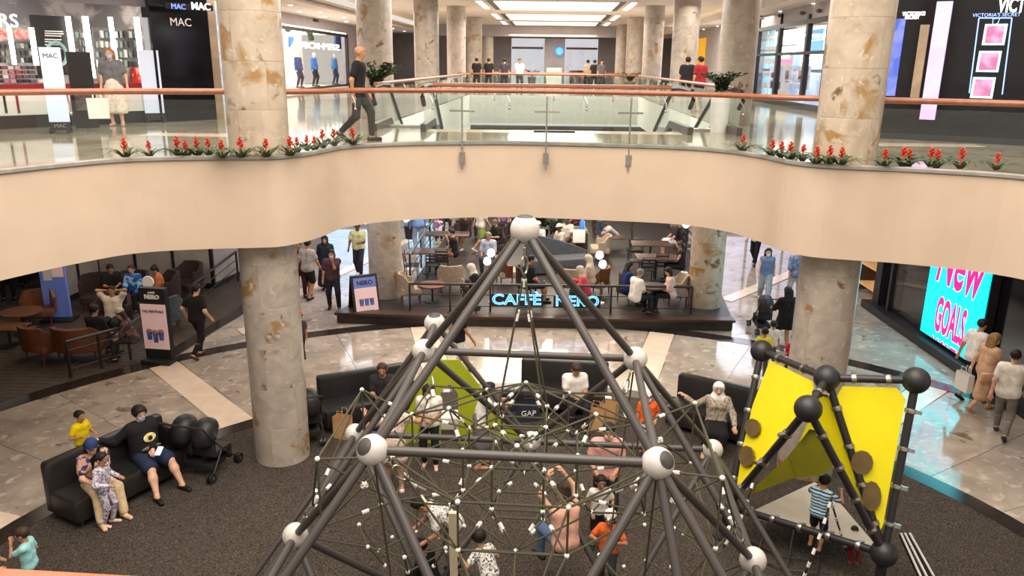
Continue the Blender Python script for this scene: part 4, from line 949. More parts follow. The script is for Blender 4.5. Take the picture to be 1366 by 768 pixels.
def ik(root,tgt,l1,l2,pole):
    root=np.array(root,float); tgt=np.array(tgt,float); d=tgt-root; L=np.linalg.norm(d)
    if L>(l1+l2)*.995: tgt=root+d/L*(l1+l2)*.995; d=tgt-root; L=np.linalg.norm(d)
    if L<abs(l1-l2)+.02: L=abs(l1-l2)+.02
    u=d/np.linalg.norm(d); p=np.array(pole,float); p=p-u*(p@u); p/=np.linalg.norm(p)+1e-9
    x=(l1*l1-l2*l2+L*L)/(2*L); y=math.sqrt(max(l1*l1-x*x,0)); return root+u*x+p*y,tgt
def cloth(c,pat=None,rough=.85):
    n='cloth_%d_%d_%d_%s'%(c[0],c[1],c[2],pat or '')
    if pat and pat[0]=='s':
        m=mat(n.replace(' ','').replace("'",''),S(*c),rough,spec=.25,noise=[(9,S(*[int(q*.95) for q in c]),.4,.7,2)])
        if not m.get('st'):
            m['st']=1; nt=m.node_tree; b=nt.nodes['Principled BSDF']; src=b.inputs['Base Color'].links[0].from_socket; tc=nt.nodes.new('ShaderNodeTexCoord'); wv=nt.nodes.new('ShaderNodeTexWave'); wv.bands_direction='Z'; wv.inputs['Scale'].default_value=pat[4]; nt.links.new(tc.outputs['Object'],wv.inputs[0]); gt=nt.nodes.new('ShaderNodeMath'); gt.operation='GREATER_THAN'; gt.inputs[1].default_value=.6; nt.links.new(wv.outputs['Fac'],gt.inputs[0]); mx=nt.nodes.new('ShaderNodeMix'); mx.data_type='RGBA'; nt.links.new(gt.outputs[0],mx.inputs[0]); nt.links.new(src,mx.inputs[6]); mx.inputs[7].default_value=S(*pat[1:4]); nt.links.new(mx.outputs[2],b.inputs['Base Color'])
        return m
    if pat is None: nz=[(9,S(*[int(q*.86) for q in c]),.4,.7,3)]
    else: nz=[(pat[3] if len(pat)>3 else 16,S(*pat[:3]),.5,.56,2)]
    return mat(n.replace(' ',''),S(*c),rough,spec=.25,noise=nz)
SK={'l':(214,168,140),'m':(186,136,104),'t':(160,110,80),'d':(104,70,52),'w':(230,228,226)}
def skin(k): return mat('skin_'+k,S(*SK[k]),.5,spec=.35,noise=[(7,S(*[int(q*.93) for q in SK[k]]),.4,.65,2)])
HAIRC={'k':(26,21,20),'b':(62,42,30),'g':(96,88,82),'bl':(150,112,70),'gr':(130,124,118)}
m_eye=mat('eye_dark',S(30,22,20),.3,noise=[(5,S(24,18,16),.4,.6,1)]); m_lip=mat('lip',S(160,90,80),.5,noise=[(5,S(150,84,74),.4,.6,1)])
m_eyew=mat('eye_white',S(225,220,214),.4,noise=[(5,S(220,214,208),.4,.6,1)])
POSE=dict(
 stand=dict(pz=.95,fl=(-.11,.04),fr=(.11,-.04),hl=(-.07,.06,-.55),hr=(.07,.06,-.55)),
 walk=dict(pz=.93,fl=(-.08,.30),fr=(.08,-.30,.06),hl=(-.08,-.16,-.52),hr=(.08,.22,-.48),lean=3),
 sit=dict(pz=.54,fl=(-.13,.46),fr=(.13,.44),hl=(.02,.30,-.42),hr=(-.02,.30,-.42),lean=4),
 phone=dict(pz=.95,fl=(-.11,.04),fr=(.11,-.04),hl=(.10,.32,-.24),hr=(.05,.30,-.22),head=20),
 sitphone=dict(pz=.54,fl=(-.13,.46),fr=(.13,.42),hl=(.10,.32,-.26),hr=(-.10,.32,-.26),lean=6,head=24),
)
PRS=[]
def person(label,loc,face,H=1.72,pose='stand',top=(120,120,120),sleeve=.5,bot=(40,40,44),legs='pants',sk='m',hair=('k','short'),shoe=(40,38,40),fat=1.0,vox=None,mask=None,toppat=None,botpat=None,hem=.45,group=None,name='person',cat='person',z=None,glasses=None,legskin=False,**kw):
    P=dict(POSE[pose]); P.update(kw); s=H/1.75; hk=1+max(0,1.75-H)*.42
    loc=np.array(loc,float); 
    if len(loc)==2: loc=np.array([loc[0],loc[1],0.])
    dist=math.hypot(loc[0],loc[1]); vox=vox or (.019 if dist<13.5 else .024 if dist<19 else .03 if dist<30 else .05)
    fing=dist<17
    t=thing(name,label,cat,loc,R_(face),group)
    lean=R_(P.get('lean',0)); tw=R_(P.get('twist',0)); side=R_(P.get('side',0)); pz=P['pz']
    Rm=np.array(Matrix.Rotation(tw,3,'Z')@Matrix.Rotation(side,3,'Y')@Matrix.Rotation(-lean,3,'X'))
    pel=np.array([0,0,pz]); up=lambda v: pel+Rm@np.array(v,float)
    neck=up((0,-.005,.50)); chest=up((0,0,.40)); 
    Hm=np.array(Matrix.Rotation(tw+R_(P.get('hyaw',0)),3,'Z')@Matrix.Rotation(-(lean*.4+R_(P.get('head',6))),3,'X'))
    hc=neck+Rm@np.array([0,.01,.05])+Hm@np.array([0,.02,.105*hk]); hd=lambda v: hc+Hm@(np.array(v,float)*hk)
    f=fat; body=[]; T=[]
    for sd in(-1,1):
        T.append((up((sd*.07,0,.0)),up((sd*.075,.005,.20)),.105*f,.098*f)); T.append((up((sd*.075,.005,.20)),up((sd*.088,.012,.38)),.098*f,.105*f))
    T.append((up((-.15,0,.435)),up((.15,0,.435)),.062,.062)); T.append((pel+np.array([-.075,-.01,-.03]),pel+np.array([.075,-.01,-.03]),.108*f,.108*f))
    if f>1.1: T.append((up((0,.06,.05)),up((0,.05,.22)),.12*f,.11*f))
    if P.get('bust'): T+= [(up((sd*.075,.085,.33)),up((sd*.075,.085,.33)),.062,.062) for sd in(-1,1)]
    body+=T; body.append((neck-Rm@np.array([0,0,.06]),hc-np.array([0,0,.05])*1.0,.058,.05*hk))
    body+= [(hd((0,-.015,.025)),hd((0,.015,.03)),.085*hk,.082*hk),(hd((0,.03,-.055)),hd((0,.04,-.075)),.058*hk,.045*hk),(hd((0,.095,-.012)),hd((0,.108,-.03)),.012*hk,.017*hk)]
    for sd in(-1,1): body.append((hd((sd*.083,-.005,-.005)),hd((sd*.086,-.01,-.03)),.018*hk,.013*hk))
    ARM={};LEG={}; ex=MB()
    for sd,hk_,fk in((-1,'hl','fl'),(1,'hr','fr')):
        sh=up((sd*.178,0,.435)); tg=P[hk_]; tgt=sh+ (np.array(tg) if not P.get('armrot',False) else Rm@np.array(tg))
        el,wr=ik(sh,tgt,.285,.255,P.get('el' if sd<0 else 'er',(sd*.45,-.7,-.45)))
        ARM[sd]=(sh,el,wr); fd=(wr-el)/np.linalg.norm(wr-el); pm=wr+fd*.075
        body+= [(sh,el,.050*f**.7,.040*f**.5),(el,wr,.041*f**.5,.027),(wr,pm,.028,.030)]
        if fing:
            lat=np.cross(fd,np.array([0,0,1.])); 
            if np.linalg.norm(lat)<.2: lat=np.array([0,1.,0])
            lat/=np.linalg.norm(lat); pn=np.cross(lat,fd); pn=pn if pn[2]<0 else -pn
            for q,(o_,L) in enumerate(((-.027,.062),(-.009,.072),(.009,.068),(.026,.052))):
                b0=wr+fd*.07+lat*o_; b1=wr+fd*.098+lat*o_*1.15; b2=b1+(fd*.8+pn*.5)*L*.55; b3=b2+(fd*.35+pn*.85)*L*.42
                ex.tube([tuple(b0),tuple(b1),tuple(b2),tuple(b3)],[.0115,.0105,.0095,.007],6)
            tb=-sd if lat[0]>0 else sd
            b0=wr+fd*.025+lat*tb*.022; b1=wr+fd*.058+lat*tb*.048; b2=wr+fd*.09+lat*tb*.050+pn*.02
            ex.tube([tuple(b0),tuple(b1),tuple(b2)],[.014,.012,.008],6)
        hp=pel+np.array([sd*.088,0,-.03]); ft=P[fk]; an=np.array([ft[0],ft[1],.085+(ft[2] if len(ft)>2 else 0)])
        kn,an=ik(hp,an,.44,.43,P.get('kl' if sd<0 else 'kr',(sd*.12,1,.35)))
        td=P.get('toe',0); fdv=np.array([math.sin(R_(sd*(8+td))),math.cos(R_(sd*(8+td))),0]); drop=-.052
        if len(ft)>2 and ft[2]>.03 and ft[1]<-.1: fdv=fdv*.75; fdv[2]=-.55; drop=-.04
        heel=an-fdv*.05+np.array([0,0,drop]); toe=an+fdv*.155+np.array([0,0,drop-.004])
        LEG[sd]=(hp,kn,an,heel,toe,fdv)
        body+= [(hp,kn,.084*f**.8,.056*f**.5),(kn,kn+(an-kn)*.35,.054*f**.5,.056*f**.6),(kn+(an-kn)*.35,an,.056*f**.6,.036),(heel,toe,.036,.030),(an,heel,.036,.034)]
    V,Fc=surfnet([(a,b,ra,rb) for a,b,ra,rb in body],vox,.035)
    if fing or dist<24:      # eyes, brows, mouth
        for sd in(-1,1):
            c=hd((sd*.032,.083,.005)); ex.cur=2; ex.sphere(c,.0125*hk,8,6); c=hd((sd*.032,.092,.005)); ex.cur=1; ex.sphere(c,.0075*hk,6,5)
            ex.cur=1; ex.tube([tuple(hd((sd*.016,.093,.026))),tuple(hd((sd*.034,.092,.030))),tuple(hd((sd*.05,.080,.024)))],.0042*hk,4)
        ex.cur=3; ex.tube([tuple(hd((-.022,.086,-.055))),tuple(hd((0,.093,-.054))),tuple(hd((.022,.086,-.055)))],.006*hk,5); ex.cur=0
    o=ob('body',npmesh('body',V,Fc,[skin(sk),m_eye,m_eyew,m_lip],ex),t); o.scale=(s,)*3
    def part(nm,prims,mt,k=.04,cuts=(),v=None):
        if not prims: return None
        V,Fc=surfnet(prims,v or vox,k,cuts)
        if len(Fc)==0: return None
        q=ob(nm,npmesh(nm,V,Fc,[mt]),t); q.scale=(s,)*3; return q
    inf=P.get('loose',.016)+ (0 if vox<.03 else .006)
    mt=cloth(top,toppat)
    SH=[(a,b,ra+inf,rb+inf) for a,b,ra,rb in T]
    if sleeve>0:
        for sd in(-1,1):
            sh,el,wr=ARM[sd]
            if sleeve<=.75: e=sh+(el-sh)*sleeve*1.25 if sleeve<.75 else el; SH.append((sh,e,.053*f**.7+inf,.050*f**.5+inf+.004))
            else: SH+= [(sh,el,.052*f**.7+inf,.044*f**.5+inf),(el,el+(wr-el)*.92,.044*f**.5+inf,.033+inf)]
    sit=pz<.7
    if legs in('dress','abaya','skirt'):
        hz=hem if legs!='abaya' else .12; SKp=[]
        if not sit:
            wd=.15 if legs=='dress' else .17 if legs=='skirt' else .19
            for sd in(-1,1):
                kx=(LEG[sd][1][0]+LEG[sd][2][0])/2; ky=(LEG[sd][1][1]+LEG[sd][2][1])/2*.6
                SKp.append((pel+np.array([sd*.05,0,.04]),np.array([kx*.9,ky,hz+.1]),.115*f+inf,wd))
        else:
            for sd in(-1,1): SKp+= [(LEG[sd][0],LEG[sd][1],.10*f+inf,.09+inf),(LEG[sd][1],LEG[sd][1]+(LEG[sd][2]-LEG[sd][1])*(.9 if legs=='abaya' else .35),.09+inf,.09)]
            SKp.append(((LEG[-1][0]+LEG[1][0])/2,(LEG[-1][1]+LEG[1][1])/2,.11*f,.09))
        cut=() if sit else [((0,0,hz),(0,0,-1))]
        if legs=='skirt': part('skirt',SKp,cloth(bot,botpat),.05,cut); part('shirt',SH,mt)
        else: part('dress' if legs=='dress' else 'robe',SH+SKp,mt,.05,cut)
    else:
        fr=1.0 if legs=='pants' else .80 if legs=='shorts' else .0
        PT=[(T[-2 if f>1.1 or P.get('bust') else -1][0],)*0] if False else []
        PT=[(pel+np.array([-.075,-.01,-.03]),pel+np.array([.075,-.01,-.03]),.108*f+.012,.108*f+.012)]
        lo_=P.get('baggy',.012)+(0 if vox<.03 else .006)
        for sd in(-1,1):
            hp,kn,an=LEG[sd][:3]
            if legs=='pants': PT+= [(hp,kn,.086*f**.8+lo_,.060*f**.5+lo_),(kn,kn+(an-kn)*.92,.060*f**.6+lo_,.042+lo_)]
            else: PT+= [(hp,hp+(kn-hp)*.86,.088*f**.8+lo_,.070*f**.6+lo_+.008)]
        part('trousers' if legs=='pants' else 'shorts',PT,cloth(bot,botpat),.03); part('shirt',SH,mt)
    if shoe:
        for sd in(-1,1):
            hp,kn,an,heel,toe,fdv=LEG[sd]
            V,Fc=surfnet([(heel,toe,.043,.038),(an-np.array([0,0,.02]),heel,.044,.043)],min(vox,.022),.02,[((0,0,-.0 if True else 0),(0,0,-1))] if toe[2]<.06 else ())
            q=ob('shoe',npmesh('shoe',V,Fc,[cloth(shoe,None,.5)]),t); q.scale=(s,)*3
    # head wear
    hc_=S(*HAIRC.get(hair[0],(26,21,20))) if isinstance(hair[0],str) else S(*hair[0])
    hm=mat('hair_'+str(hair[0]).replace(' ',''),hc_,.6,spec=.35,noise=[(30,tuple(q*.6 for q in hc_[:3])+(1,),.4,.65,3)])
    hs=hair[1]; HP=[];cuts=[]; hv=min(vox,.022)
    fc=(tuple(hd((0,.145,-.035))),.122*hk)
    if hs in('short','long','bun','pony','bob','curly','cap'):
        gr=.008 if hs!='curly' else .022
        HP=[(hd((0,-.02,.03)),hd((0,.012,.04)),(.088+gr)*hk,(.083+gr)*hk)]; cuts=[fc,(tuple(hd((0,0,-.045))),tuple(Hm@np.array([0,.55,-1.])))] if hs in('short','cap','curly') else [fc]
        if hs in('long','bob'):
            L=.16 if hs=='bob' else .36
            for sd in(-1,0,1): HP.append((hd((sd*.065,-.055,.0)),hd((sd*.075,-.06,-.05))+np.array([0,0,-L])+Rm@np.array([0,-.05,0]),.05*hk,.035))
        if hs=='bun': HP.append((hd((0,-.06,.10)),hd((0,-.07,.11)),.045*hk,.045*hk)); HP.append((hd((0,-.05,-.03)),hd((0,-.05,-.06)),.05*hk,.04*hk))
        if hs=='pony': HP+= [(hd((0,-.10,.03)),hd((0,-.15,-.06)),.035*hk,.04*hk),(hd((0,-.15,-.06)),hd((0,-.13,-.25)),.04*hk,.015)]
        part('hair',HP,hm,.03,cuts,hv)
    if hs=='hijab':
        HP=[(hd((0,-.02,.03)),hd((0,.012,.04)),.104*hk,.10*hk),(hd((0,-.03,-.03)),neck+Rm@np.array([0,.0,-.02]),.09*hk,.115),(neck+Rm@np.array([-.07,.01,-.04]),neck+Rm@np.array([.07,.01,-.04]),.09,.09)]
        part('headscarf',HP,cloth(hair[0]),.05,[(tuple(hd((0,.15,-.02))),.105*hk)],hv)
    if len(hair)>2:       # cap worn over the hair
        part('cap',[(hd((0,-.015,.055)),hd((0,.005,.06)),.096*hk,.094*hk),(hd((0,.09,.055)),hd((0,.15,.04)),.03*hk,.022*hk)],cloth(hair[2]),.02,[(tuple(hd((0,0,.035))),tuple(Hm@np.array([0,.15,-1.])))],hv)
    if mask: part('face_mask',[(hd((0,.045,-.045)),hd((0,.05,-.07)),.062*hk,.055*hk)],cloth(mask),.02,[(tuple(hd((0,.045,0))),tuple(Hm@np.array([0,-1.,0]))),(tuple(hd((0,0,-.018))),tuple(Hm@np.array([0,0,1.])))],min(hv,.018))
    if False:
        sd=P['phone']; wr=ARM[sd][2]; fd=(wr-ARM[sd][1]); fd/=np.linalg.norm(fd); c=wr+fd*.11+np.array([0,0,.035])
        b=MB(); b.box(tuple(c*s),(.075*s,.02*s,.15*s),rx=.5); b.obj('phone',m_gloss_black,None,label='mobile phone held by: '+label,cat='phone',smooth=False,loc=(0,0,0)); q=bpy.data.objects[-1] if False else None
    t['wr']=0; del t['wr']
    PRS.append(t); return t,ARM,LEG,s
def wpt(t,v,s):
    M=Matrix.Translation(t.location)@Matrix.Rotation(t.rotation_euler[2],4,'Z'); return M@(Vector(v)*s)
# ================================================================ LOWER LEVEL: CAFE, SCREEN, FURNITURE
ZP=.28
b=MB(); b.prism([(-4.6,19.5,0),(-2.4,19.35,0),(1.5,19.25,0),(5.75,19.25,0),(6.05,21.5,0),(6.6,34,0),(-2.2,34,0),(-3.0,22.2,0),(-4.4,20.3,0)],(0,0,ZP)); struct('floor_platform',b,mat('cafe_platform',S(50,43,39),.45,noise=[(5,S(40,34,31),.4,.65,4)]))
b=MB(); b.prism([(-4.65,19.44,ZP-.05),(-2.4,19.29,ZP-.05),(1.5,19.19,ZP-.05),(5.8,19.19,ZP-.05),(5.8,19.5,ZP-.05),(1.5,19.5,ZP-.05),(-2.4,19.62,ZP-.05),(-4.6,19.8,ZP-.05)],(0,0,.065)); struct('trim_6',b,m_wood_dark)
# front rail with the neon name
def metal_rail(name,label,P,z0,zs,posts,mt=m_bpole,r=.022,topr=.035):
    t=thing(name,label,'railing')
    for i,z in enumerate(zs):
        b=MB(); b.tube([(x,y,z) for x,y in P],topr if i==0 else r*.6,8); b.obj('rail',mt,t)
    for (x,y) in posts:
        b=MB(); b.box((x,y,(z0+zs[0])/2),(.05,.05,zs[0]-z0)); b.obj('post',mt,t,smooth=False)
    return t
xs=np.linspace(-2.7,4.75,8)
tr=metal_rail('cafe_railing','dark metal cafe railing carrying the blue neon letters',[(-2.7,19.75),(4.75,19.75)],ZP,[1.02,.74,.42],[(x,19.75) for x in xs])
m_neonb=mat('neon_blue',S(120,190,255),.4,emit=(.16,.50,1,1),es=2.6,noise=[(3,S(120,190,255),.4,.6,1)])
m_neonw=mat('neon_core',S(220,240,255),.4,emit=(.55,.8,1,1),es=2.2,noise=[(3,S(220,240,255),.4,.6,1)])
ns=thing('neon_sign','blue neon outline letters of the cafe name on the railing','sign')
q=Vy(657,401,19.66); q2=Vy(799,404,19.66)
for bd,pa,pb in(('CAFFÈ',656,722),('NERO',741,799)):
    A=Vy(pa,401,19.66); Bq=Vy(pb,403,19.66); me=textmesh(bd,.40,outline=.016)
    w=max(v.co.x for v in me.vertices)-min(v.co.x for v in me.vertices); sx=(Bq[0]-A[0])/w
    bpy.data.meshes.remove(me)
    cpos=((A[0]+Bq[0])/2,19.64,(A[2]+Bq[2])/2+(.045 if 'È' in bd else 0))
    text(bd,.40,m_neonb,cpos,(1,0,0),(0,0,1),ns,'neon_tube',outline=.010,sx=sx)
    b=MB(); b.box((cpos[0],19.70,cpos[2]-.02),(Bq[0]-A[0]+.1,.02,.34)); b.obj('sign_back',m_gloss_black,ns,smooth=False)
metal_rail('cafe_railing','dark metal railing along the left edge of the cafe behind the column',[(-2.98,22.0),(-2.75,31)],ZP,[1.25,1.0,.8,.6],[(-2.98+.23*k/4,22+9*k/4) for k in range(5)])
metal_rail('cafe_railing','dark metal railing along the right edge of the cafe behind the golden column',[(5.75,22.0),(6.3,31)],ZP,[1.25,1.0,.8,.6],[(5.75+.55*k/4,22+9*k/4) for k in range(5)])
metal_rail('cafe_railing','dark metal railing at the back of the cafe behind the reclining woman',[(1.6,31.5),(5,31.5)],ZP,[1.2,.8,.5],[(1.6+1.1*k,31.5) for k in range(4)])
# --- furniture builders (local -Y is the front)
def armchair(x,y,z,face,label,mt=m_cream_fab,w=.68,h=.82,legm=m_wood_chair,group=None,arms=True,back=None):
    t=thing('armchair',label,'chair',(x,y,z),R_(face+180),group)
    b=MB(); b.bbox((0,-.02,.34),(w*.92,.60,.20),.05); b.obj('seat',mt,t)
    b=MB(); n=9; vs=[]
    for k in range(n):
        a=R_(-20+220*k/(n-1)) if arms else R_(35+110*k/(n-1))
        hh=h if 2<=k<=6 or not arms else h-.18
        for rr,zz in((.50*w,.30),(.52*w,hh),(.42*w,hh),(.40*w,.30)): vs.append((math.cos(a)*rr,math.sin(a)*rr*.9+.02,zz))
    fs=[(k*4+c,k*4+(c+1)%4,k*4+4+(c+1)%4,k*4+4+c) for k in range(n-1) for c in range(4)]+[(0,1,2,3),((n-1)*4+3,(n-1)*4+2,(n-1)*4+1,(n-1)*4)]
    b.add(vs,fs); b.obj('backrest',back or mt,t)
    for sx in(-1,1):
        for sy in(-1,1):
            b=MB(); b.lathe([(.018,0),(.026,.26)],n=8); b.obj('leg',legm,t,loc=(sx*w*.36,sy*.24,0))
    return t
def table(x,y,z,w,d,label,rz=0,h=.73,mt=m_wood_dark,rnd=False):
    t=thing('cafe_table',label,'table',(x,y,z),rz); b=MB()
    if rnd: b.lathe([(w/2-.01,h-.04),(w/2,h-.02),(w/2-.005,h)],n=24)
    else: b.bbox((0,0,h-.02),(w,d,.04),.02)
    b.obj('tabletop',mt,t)
    b=MB(); b.lathe([(.03,.03),(.03,h-.04)],n=10); b.obj('pedestal',m_black,t)
    b=MB(); b.lathe([(.24,0),(.23,.02),(.04,.035)],n=16); b.obj('base',m_black,t); return t
def wchair(x,y,z,face,label,mt=m_black,group=None):
    t=thing('cafe_chair',label,'chair',(x,y,z),R_(face+180),group)
    b=MB(); b.bbox((0,0,.45),(.42,.42,.04),.03); b.obj('seat',mt,t)
    b=MB(); b.tube([(-.19,.19,.0),(-.19,.20,.45),(-.18,.25,.86),(.18,.25,.86),(.19,.20,.45),(.19,.19,.0)],.015,6); b.obj('back_frame',mt,t)
    for zz in(.58,.68,.78):
        b=MB(); b.box((0,.225+.05*(zz-.58),zz),(.36,.015,.05)); b.obj('slat',mt,t,smooth=False)
    for sx in(-1,1): b=MB(); b.tube([(sx*.18,-.18,0),(sx*.17,-.17,.44)],.015,6); b.obj('leg',mt,t)
    return t
def P3(px,py,z): g=G(px,py,z); return float(g[0]),float(g[1])
# central cafe
x,y=P3(597,311,ZP+.73); table(x,y,ZP,1.5,.8,'brown rectangular cafe table in front of the child in white and purple')
x,y=P3(573,334,ZP+.73); table(x,y,ZP,1.35,.8,'brown rectangular cafe table beside the slatted left railing')
for i,(px,py,f) in enumerate(((550,372,270),(578,372,0),(590,366,0),(612,318,90),(566,318,90))):
    x,y=P3(px,py,ZP); wchair(x,y,ZP,f,'black metal chair at the brown tables near the left railing',group='black chairs at the left tables')
x,y=P3(602,388,ZP); armchair(x,y,ZP,5,'cream armchair seen from behind near the left end of the front railing',w=.78)
x,y=P3(548,402,ZP); armchair(x,y,ZP,280,'cream armchair beside the cafe column and the front railing',back=m_cream_fab)
x,y=P3(577,402,ZP); table(x,y,ZP,.8,.8,'round low wooden table behind the railing by the cream armchairs',h=.5,rnd=True,mt=m_wood_chair)
x,y=P3(676,378,ZP); armchair(x,y,ZP,285,'cream armchair with brown wooden back shell beside the man in black',back=m_wood_chair,w=.74)
x,y=P3(762,392,ZP); armchair(x,y,ZP,0,'wide cream armchair seen from behind left of the women in beige hats',w=.85)
x,y=P3(797,392,ZP); armchair(x,y,ZP,60,'brown-backed armchair where the woman in pink rests',back=m_wood_chair)
x,y=P3(800,345,ZP); armchair(x,y,ZP,90,'cream tub armchair standing beside the slate sofa',w=.8)
x,y=P3(768,335,ZP); armchair(x,y,ZP,180,'cream armchair holding a white paper bag',w=.85)
x,y=P3(771,338,ZP); b=MB(); b.bbox((0,0,.22),(.42,.16,.44),.01); b.obj('paper_bag',m_white,None,label='white paper bag standing on the cream armchair',cat='bag',loc=(x,y-.15,ZP+.43))
x,y=P3(745,360,ZP); t=thing('curved_sofa','slate blue sofa with a high curved back in the cafe','sofa',(x,y,ZP),R_(15))
b=MB(); b.bbox((0,-.1,.24),(2.1,.8,.44),.06); b.obj('seat',m_grey_fab,t)
b=MB(); vs=[]; n=12
for k in range(n):
    f=k/(n-1); xx=-1.05+2.1*f; hh=1.15-.62*f**1.5
    vs+=[(xx,.30,.1),(xx,.36,hh),(xx,.22,hh),(xx,.16,.1)]
b.add(vs,[(k*4+c,k*4+(c+1)%4,k*4+4+(c+1)%4,k*4+4+c) for k in range(n-1) for c in range(4)]+[(0,1,2,3),(n*4-1,n*4-2,n*4-3,n*4-4)]); b.obj('backrest',m_grey_fab,t)
x,y=P3(868,324,ZP+.73); table(x,y,ZP,1.3,.8,'brown rectangular cafe table before the man in white shorts')
x,y=P3(876,342,ZP+.73); table(x,y,ZP,1.25,.8,'brown rectangular cafe table before the woman in black')
x,y=P3(870,392,ZP+.5); table(x,y,ZP,.75,.75,'round dark table between the woman in pink and the person in white',rnd=True)
x,y=P3(815,312,ZP+.6); table(x,y,ZP,1.0,.6,'low dark table under the reclining woman\'s feet',h=.5)
for i,(px,py,f) in enumerate(((848,352,270),(846,366,270),(862,378,0),(880,372,0),(850,335,270),(915,345,90))):
    x,y=P3(px,py,ZP); wchair(x,y,ZP,f,'black metal chair at the brown tables near the golden column',group='black chairs at the right tables')
x,y=P3(900,404,ZP); armchair(x,y,ZP,95,'cream armchair of the woman in pink beside the golden column')
x,y=P3(840,402,ZP); armchair(x,y,ZP,300,'dark armchair of the person in white behind the railing',mt=m_brown_fab)
for i,(px,py) in enumerate(((610,318),(660,340),(664,330),(715,340),(703,392),(757,325),(800,312),(905,330))):
    x,y=P3(px,py,ZP); armchair(x,y,ZP,[90,180,100,200,270,90,270,90][i],['dark tub chair behind the table of the child in white','dark tub chair under the man in the grey shirt','dark tub chair under the man in black beside the standing man','dark tub chair behind the top of the pyramid','dark tub chair under the big man in the black T-shirt','dark tub chair by the silver-leaved plant','dark tub chair of the reclining woman','dark tub chair of the man in white shorts'][i],mt=m_brown_fab)
for i,(px,py,hh) in enumerate(((739,333,1.5),(722,322,1.2))):
    x,y=P3(px,py,ZP); t=thing('potted_tree',('tall' if i==0 else 'shorter')+' silver-leaved plant in the middle of the cafe','potted plant',(x,y,ZP))
    b=MB(); b.lathe([(.22,0),(.28,.5),(.24,.5)],n=14); b.obj('planter',m_black,t)
    o=zz_leaves(46,hh,.8,20+i,.05).obj('foliage',m_leaf2,t,smooth=False); o.location.z=.45
x,y=P3(548,318,ZP); t=thing('potted_tree','dark green plant by the left railing of the cafe','potted plant',(x,y,ZP)); b=MB(); b.lathe([(.2,0),(.26,.5),(.22,.5)],n=14); b.obj('planter',m_black,t); o=zz_leaves(30,1.1,.5,31,.05).obj('foliage',m_leaf,t,smooth=False); o.location.z=.45
m_globe=mat('lamp_globe',S(255,252,246),.4,emit=(1,.97,.92,1),es=5,noise=[(3,S(255,250,244),.4,.6,1)])
def lamp(pts,Y,label):
    A=[Vector(Vy(x,y,Y)) for x,y in pts]; base=Vector((A[0].x+.06,Y,ZP)); t=thing('twin_lamp' if len(pts)>1 else 'globe_lamp',label,'lamp',base)
    b=MB(); b.lathe([(.13,0),(.12,.03),(.02,.04)],n=14); b.obj('base',m_white,t)
    b=MB(); b.tube([(0,0,.03),(0,0,max(q.z for q in A)-ZP+.05)],.014,8); 
    for q in A: b.tube([(0,0,q.z-ZP),tuple(q-base)],.010,6)
    b.obj('pole',m_bpole,t)
    for q in A: b=MB(); b.bbox((0,0,0),(.20,.20,.22),.09); b.obj('globe',m_globe,t,loc=q-base)
lamp([(655,337),(650,348)],20.6,'twin white globe lamp beside the man in the grey shirt'); lamp([(800,340),(804,352)],20.6,'twin white globe lamp beside the women in beige headscarves')
lamp([(542,291)],24,'single white globe lamp at the left cafe railing'); lamp([(915,299)],24,'single white globe lamp at the right cafe railing')
b=MB(); x,y=P3(776,318,ZP+.5); b.lathe([(.10,0),(.10,.34),(.04,.42),(.04,.48)],n=12); b.obj('blue_cup_stand',mat('bottle_blue',S(50,130,210),.3,noise=[(3,S(230,235,240),.52,.6,1)]),None,label='big blue and white bottle behind the cream armchair',cat='bottle',loc=(x,y,ZP+.75)); b=MB(); b.bbox((0,0,.375),(.4,.4,.75),.02); b.obj('side_cabinet',m_wood_dark,None,label='small dark cabinet under the blue bottle',cat='cabinet',loc=(x,y,ZP))
# background of the lower level
b=MB(); b.box((-12.2,36,1.95),(8,.2,3.9)); b.box((3,36.5,1.95),(10,.2,3.9)); b.box((14,36,1.95),(8,.2,3.9)); struct('wall_back_lower',b,mat('dark_back_wall',S(70,62,58),.6,noise=[(2,S(60,52,49),.4,.6,2)]))  # unseen end wall, put in for the lighting
b=MB(); b.box((-16.5,20,1.95),(.2,32,3.9)); b.box((16.5,24,1.95),(.2,24,3.9)); struct('wall_side_lower',b,MATS['dark_back_wall'])
def litwin(x0,x1,y,z0,z1,label,c,es):
    t=thing('lit_shop_window',label,'shop window',((x0+x1)/2,y,0)); b=MB(); b.box((0,.6,(z0+z1)/2),(x1-x0,.05,z1-z0)); b.obj('lit_wall',lit('lit_%d_%d_%d'%c,c,es,tuple(int(q*.8) for q in c),1.2),t,smooth=False)
    b=MB()
    for xx in np.linspace(x0,x1,4): b.box((xx-(x0+x1)/2,0,(z0+z1)/2),(.08,.08,z1-z0))
    b.obj('mullion',m_black,t,smooth=False)
litwin(-9,-5.2,31.5,.1,3.4,'bright cold-lit shop window at the end of the left walkway',(190,225,255),2.2)
litwin(-4.6,-3.4,33,.1,3.4,'narrow cyan-lit shop window behind the man in the yellow T-shirt',(120,215,255),1.6)
litwin(8,12.5,31,.1,3.3,'pale lit shop window at the end of the right walkway',(205,205,230),1.4)
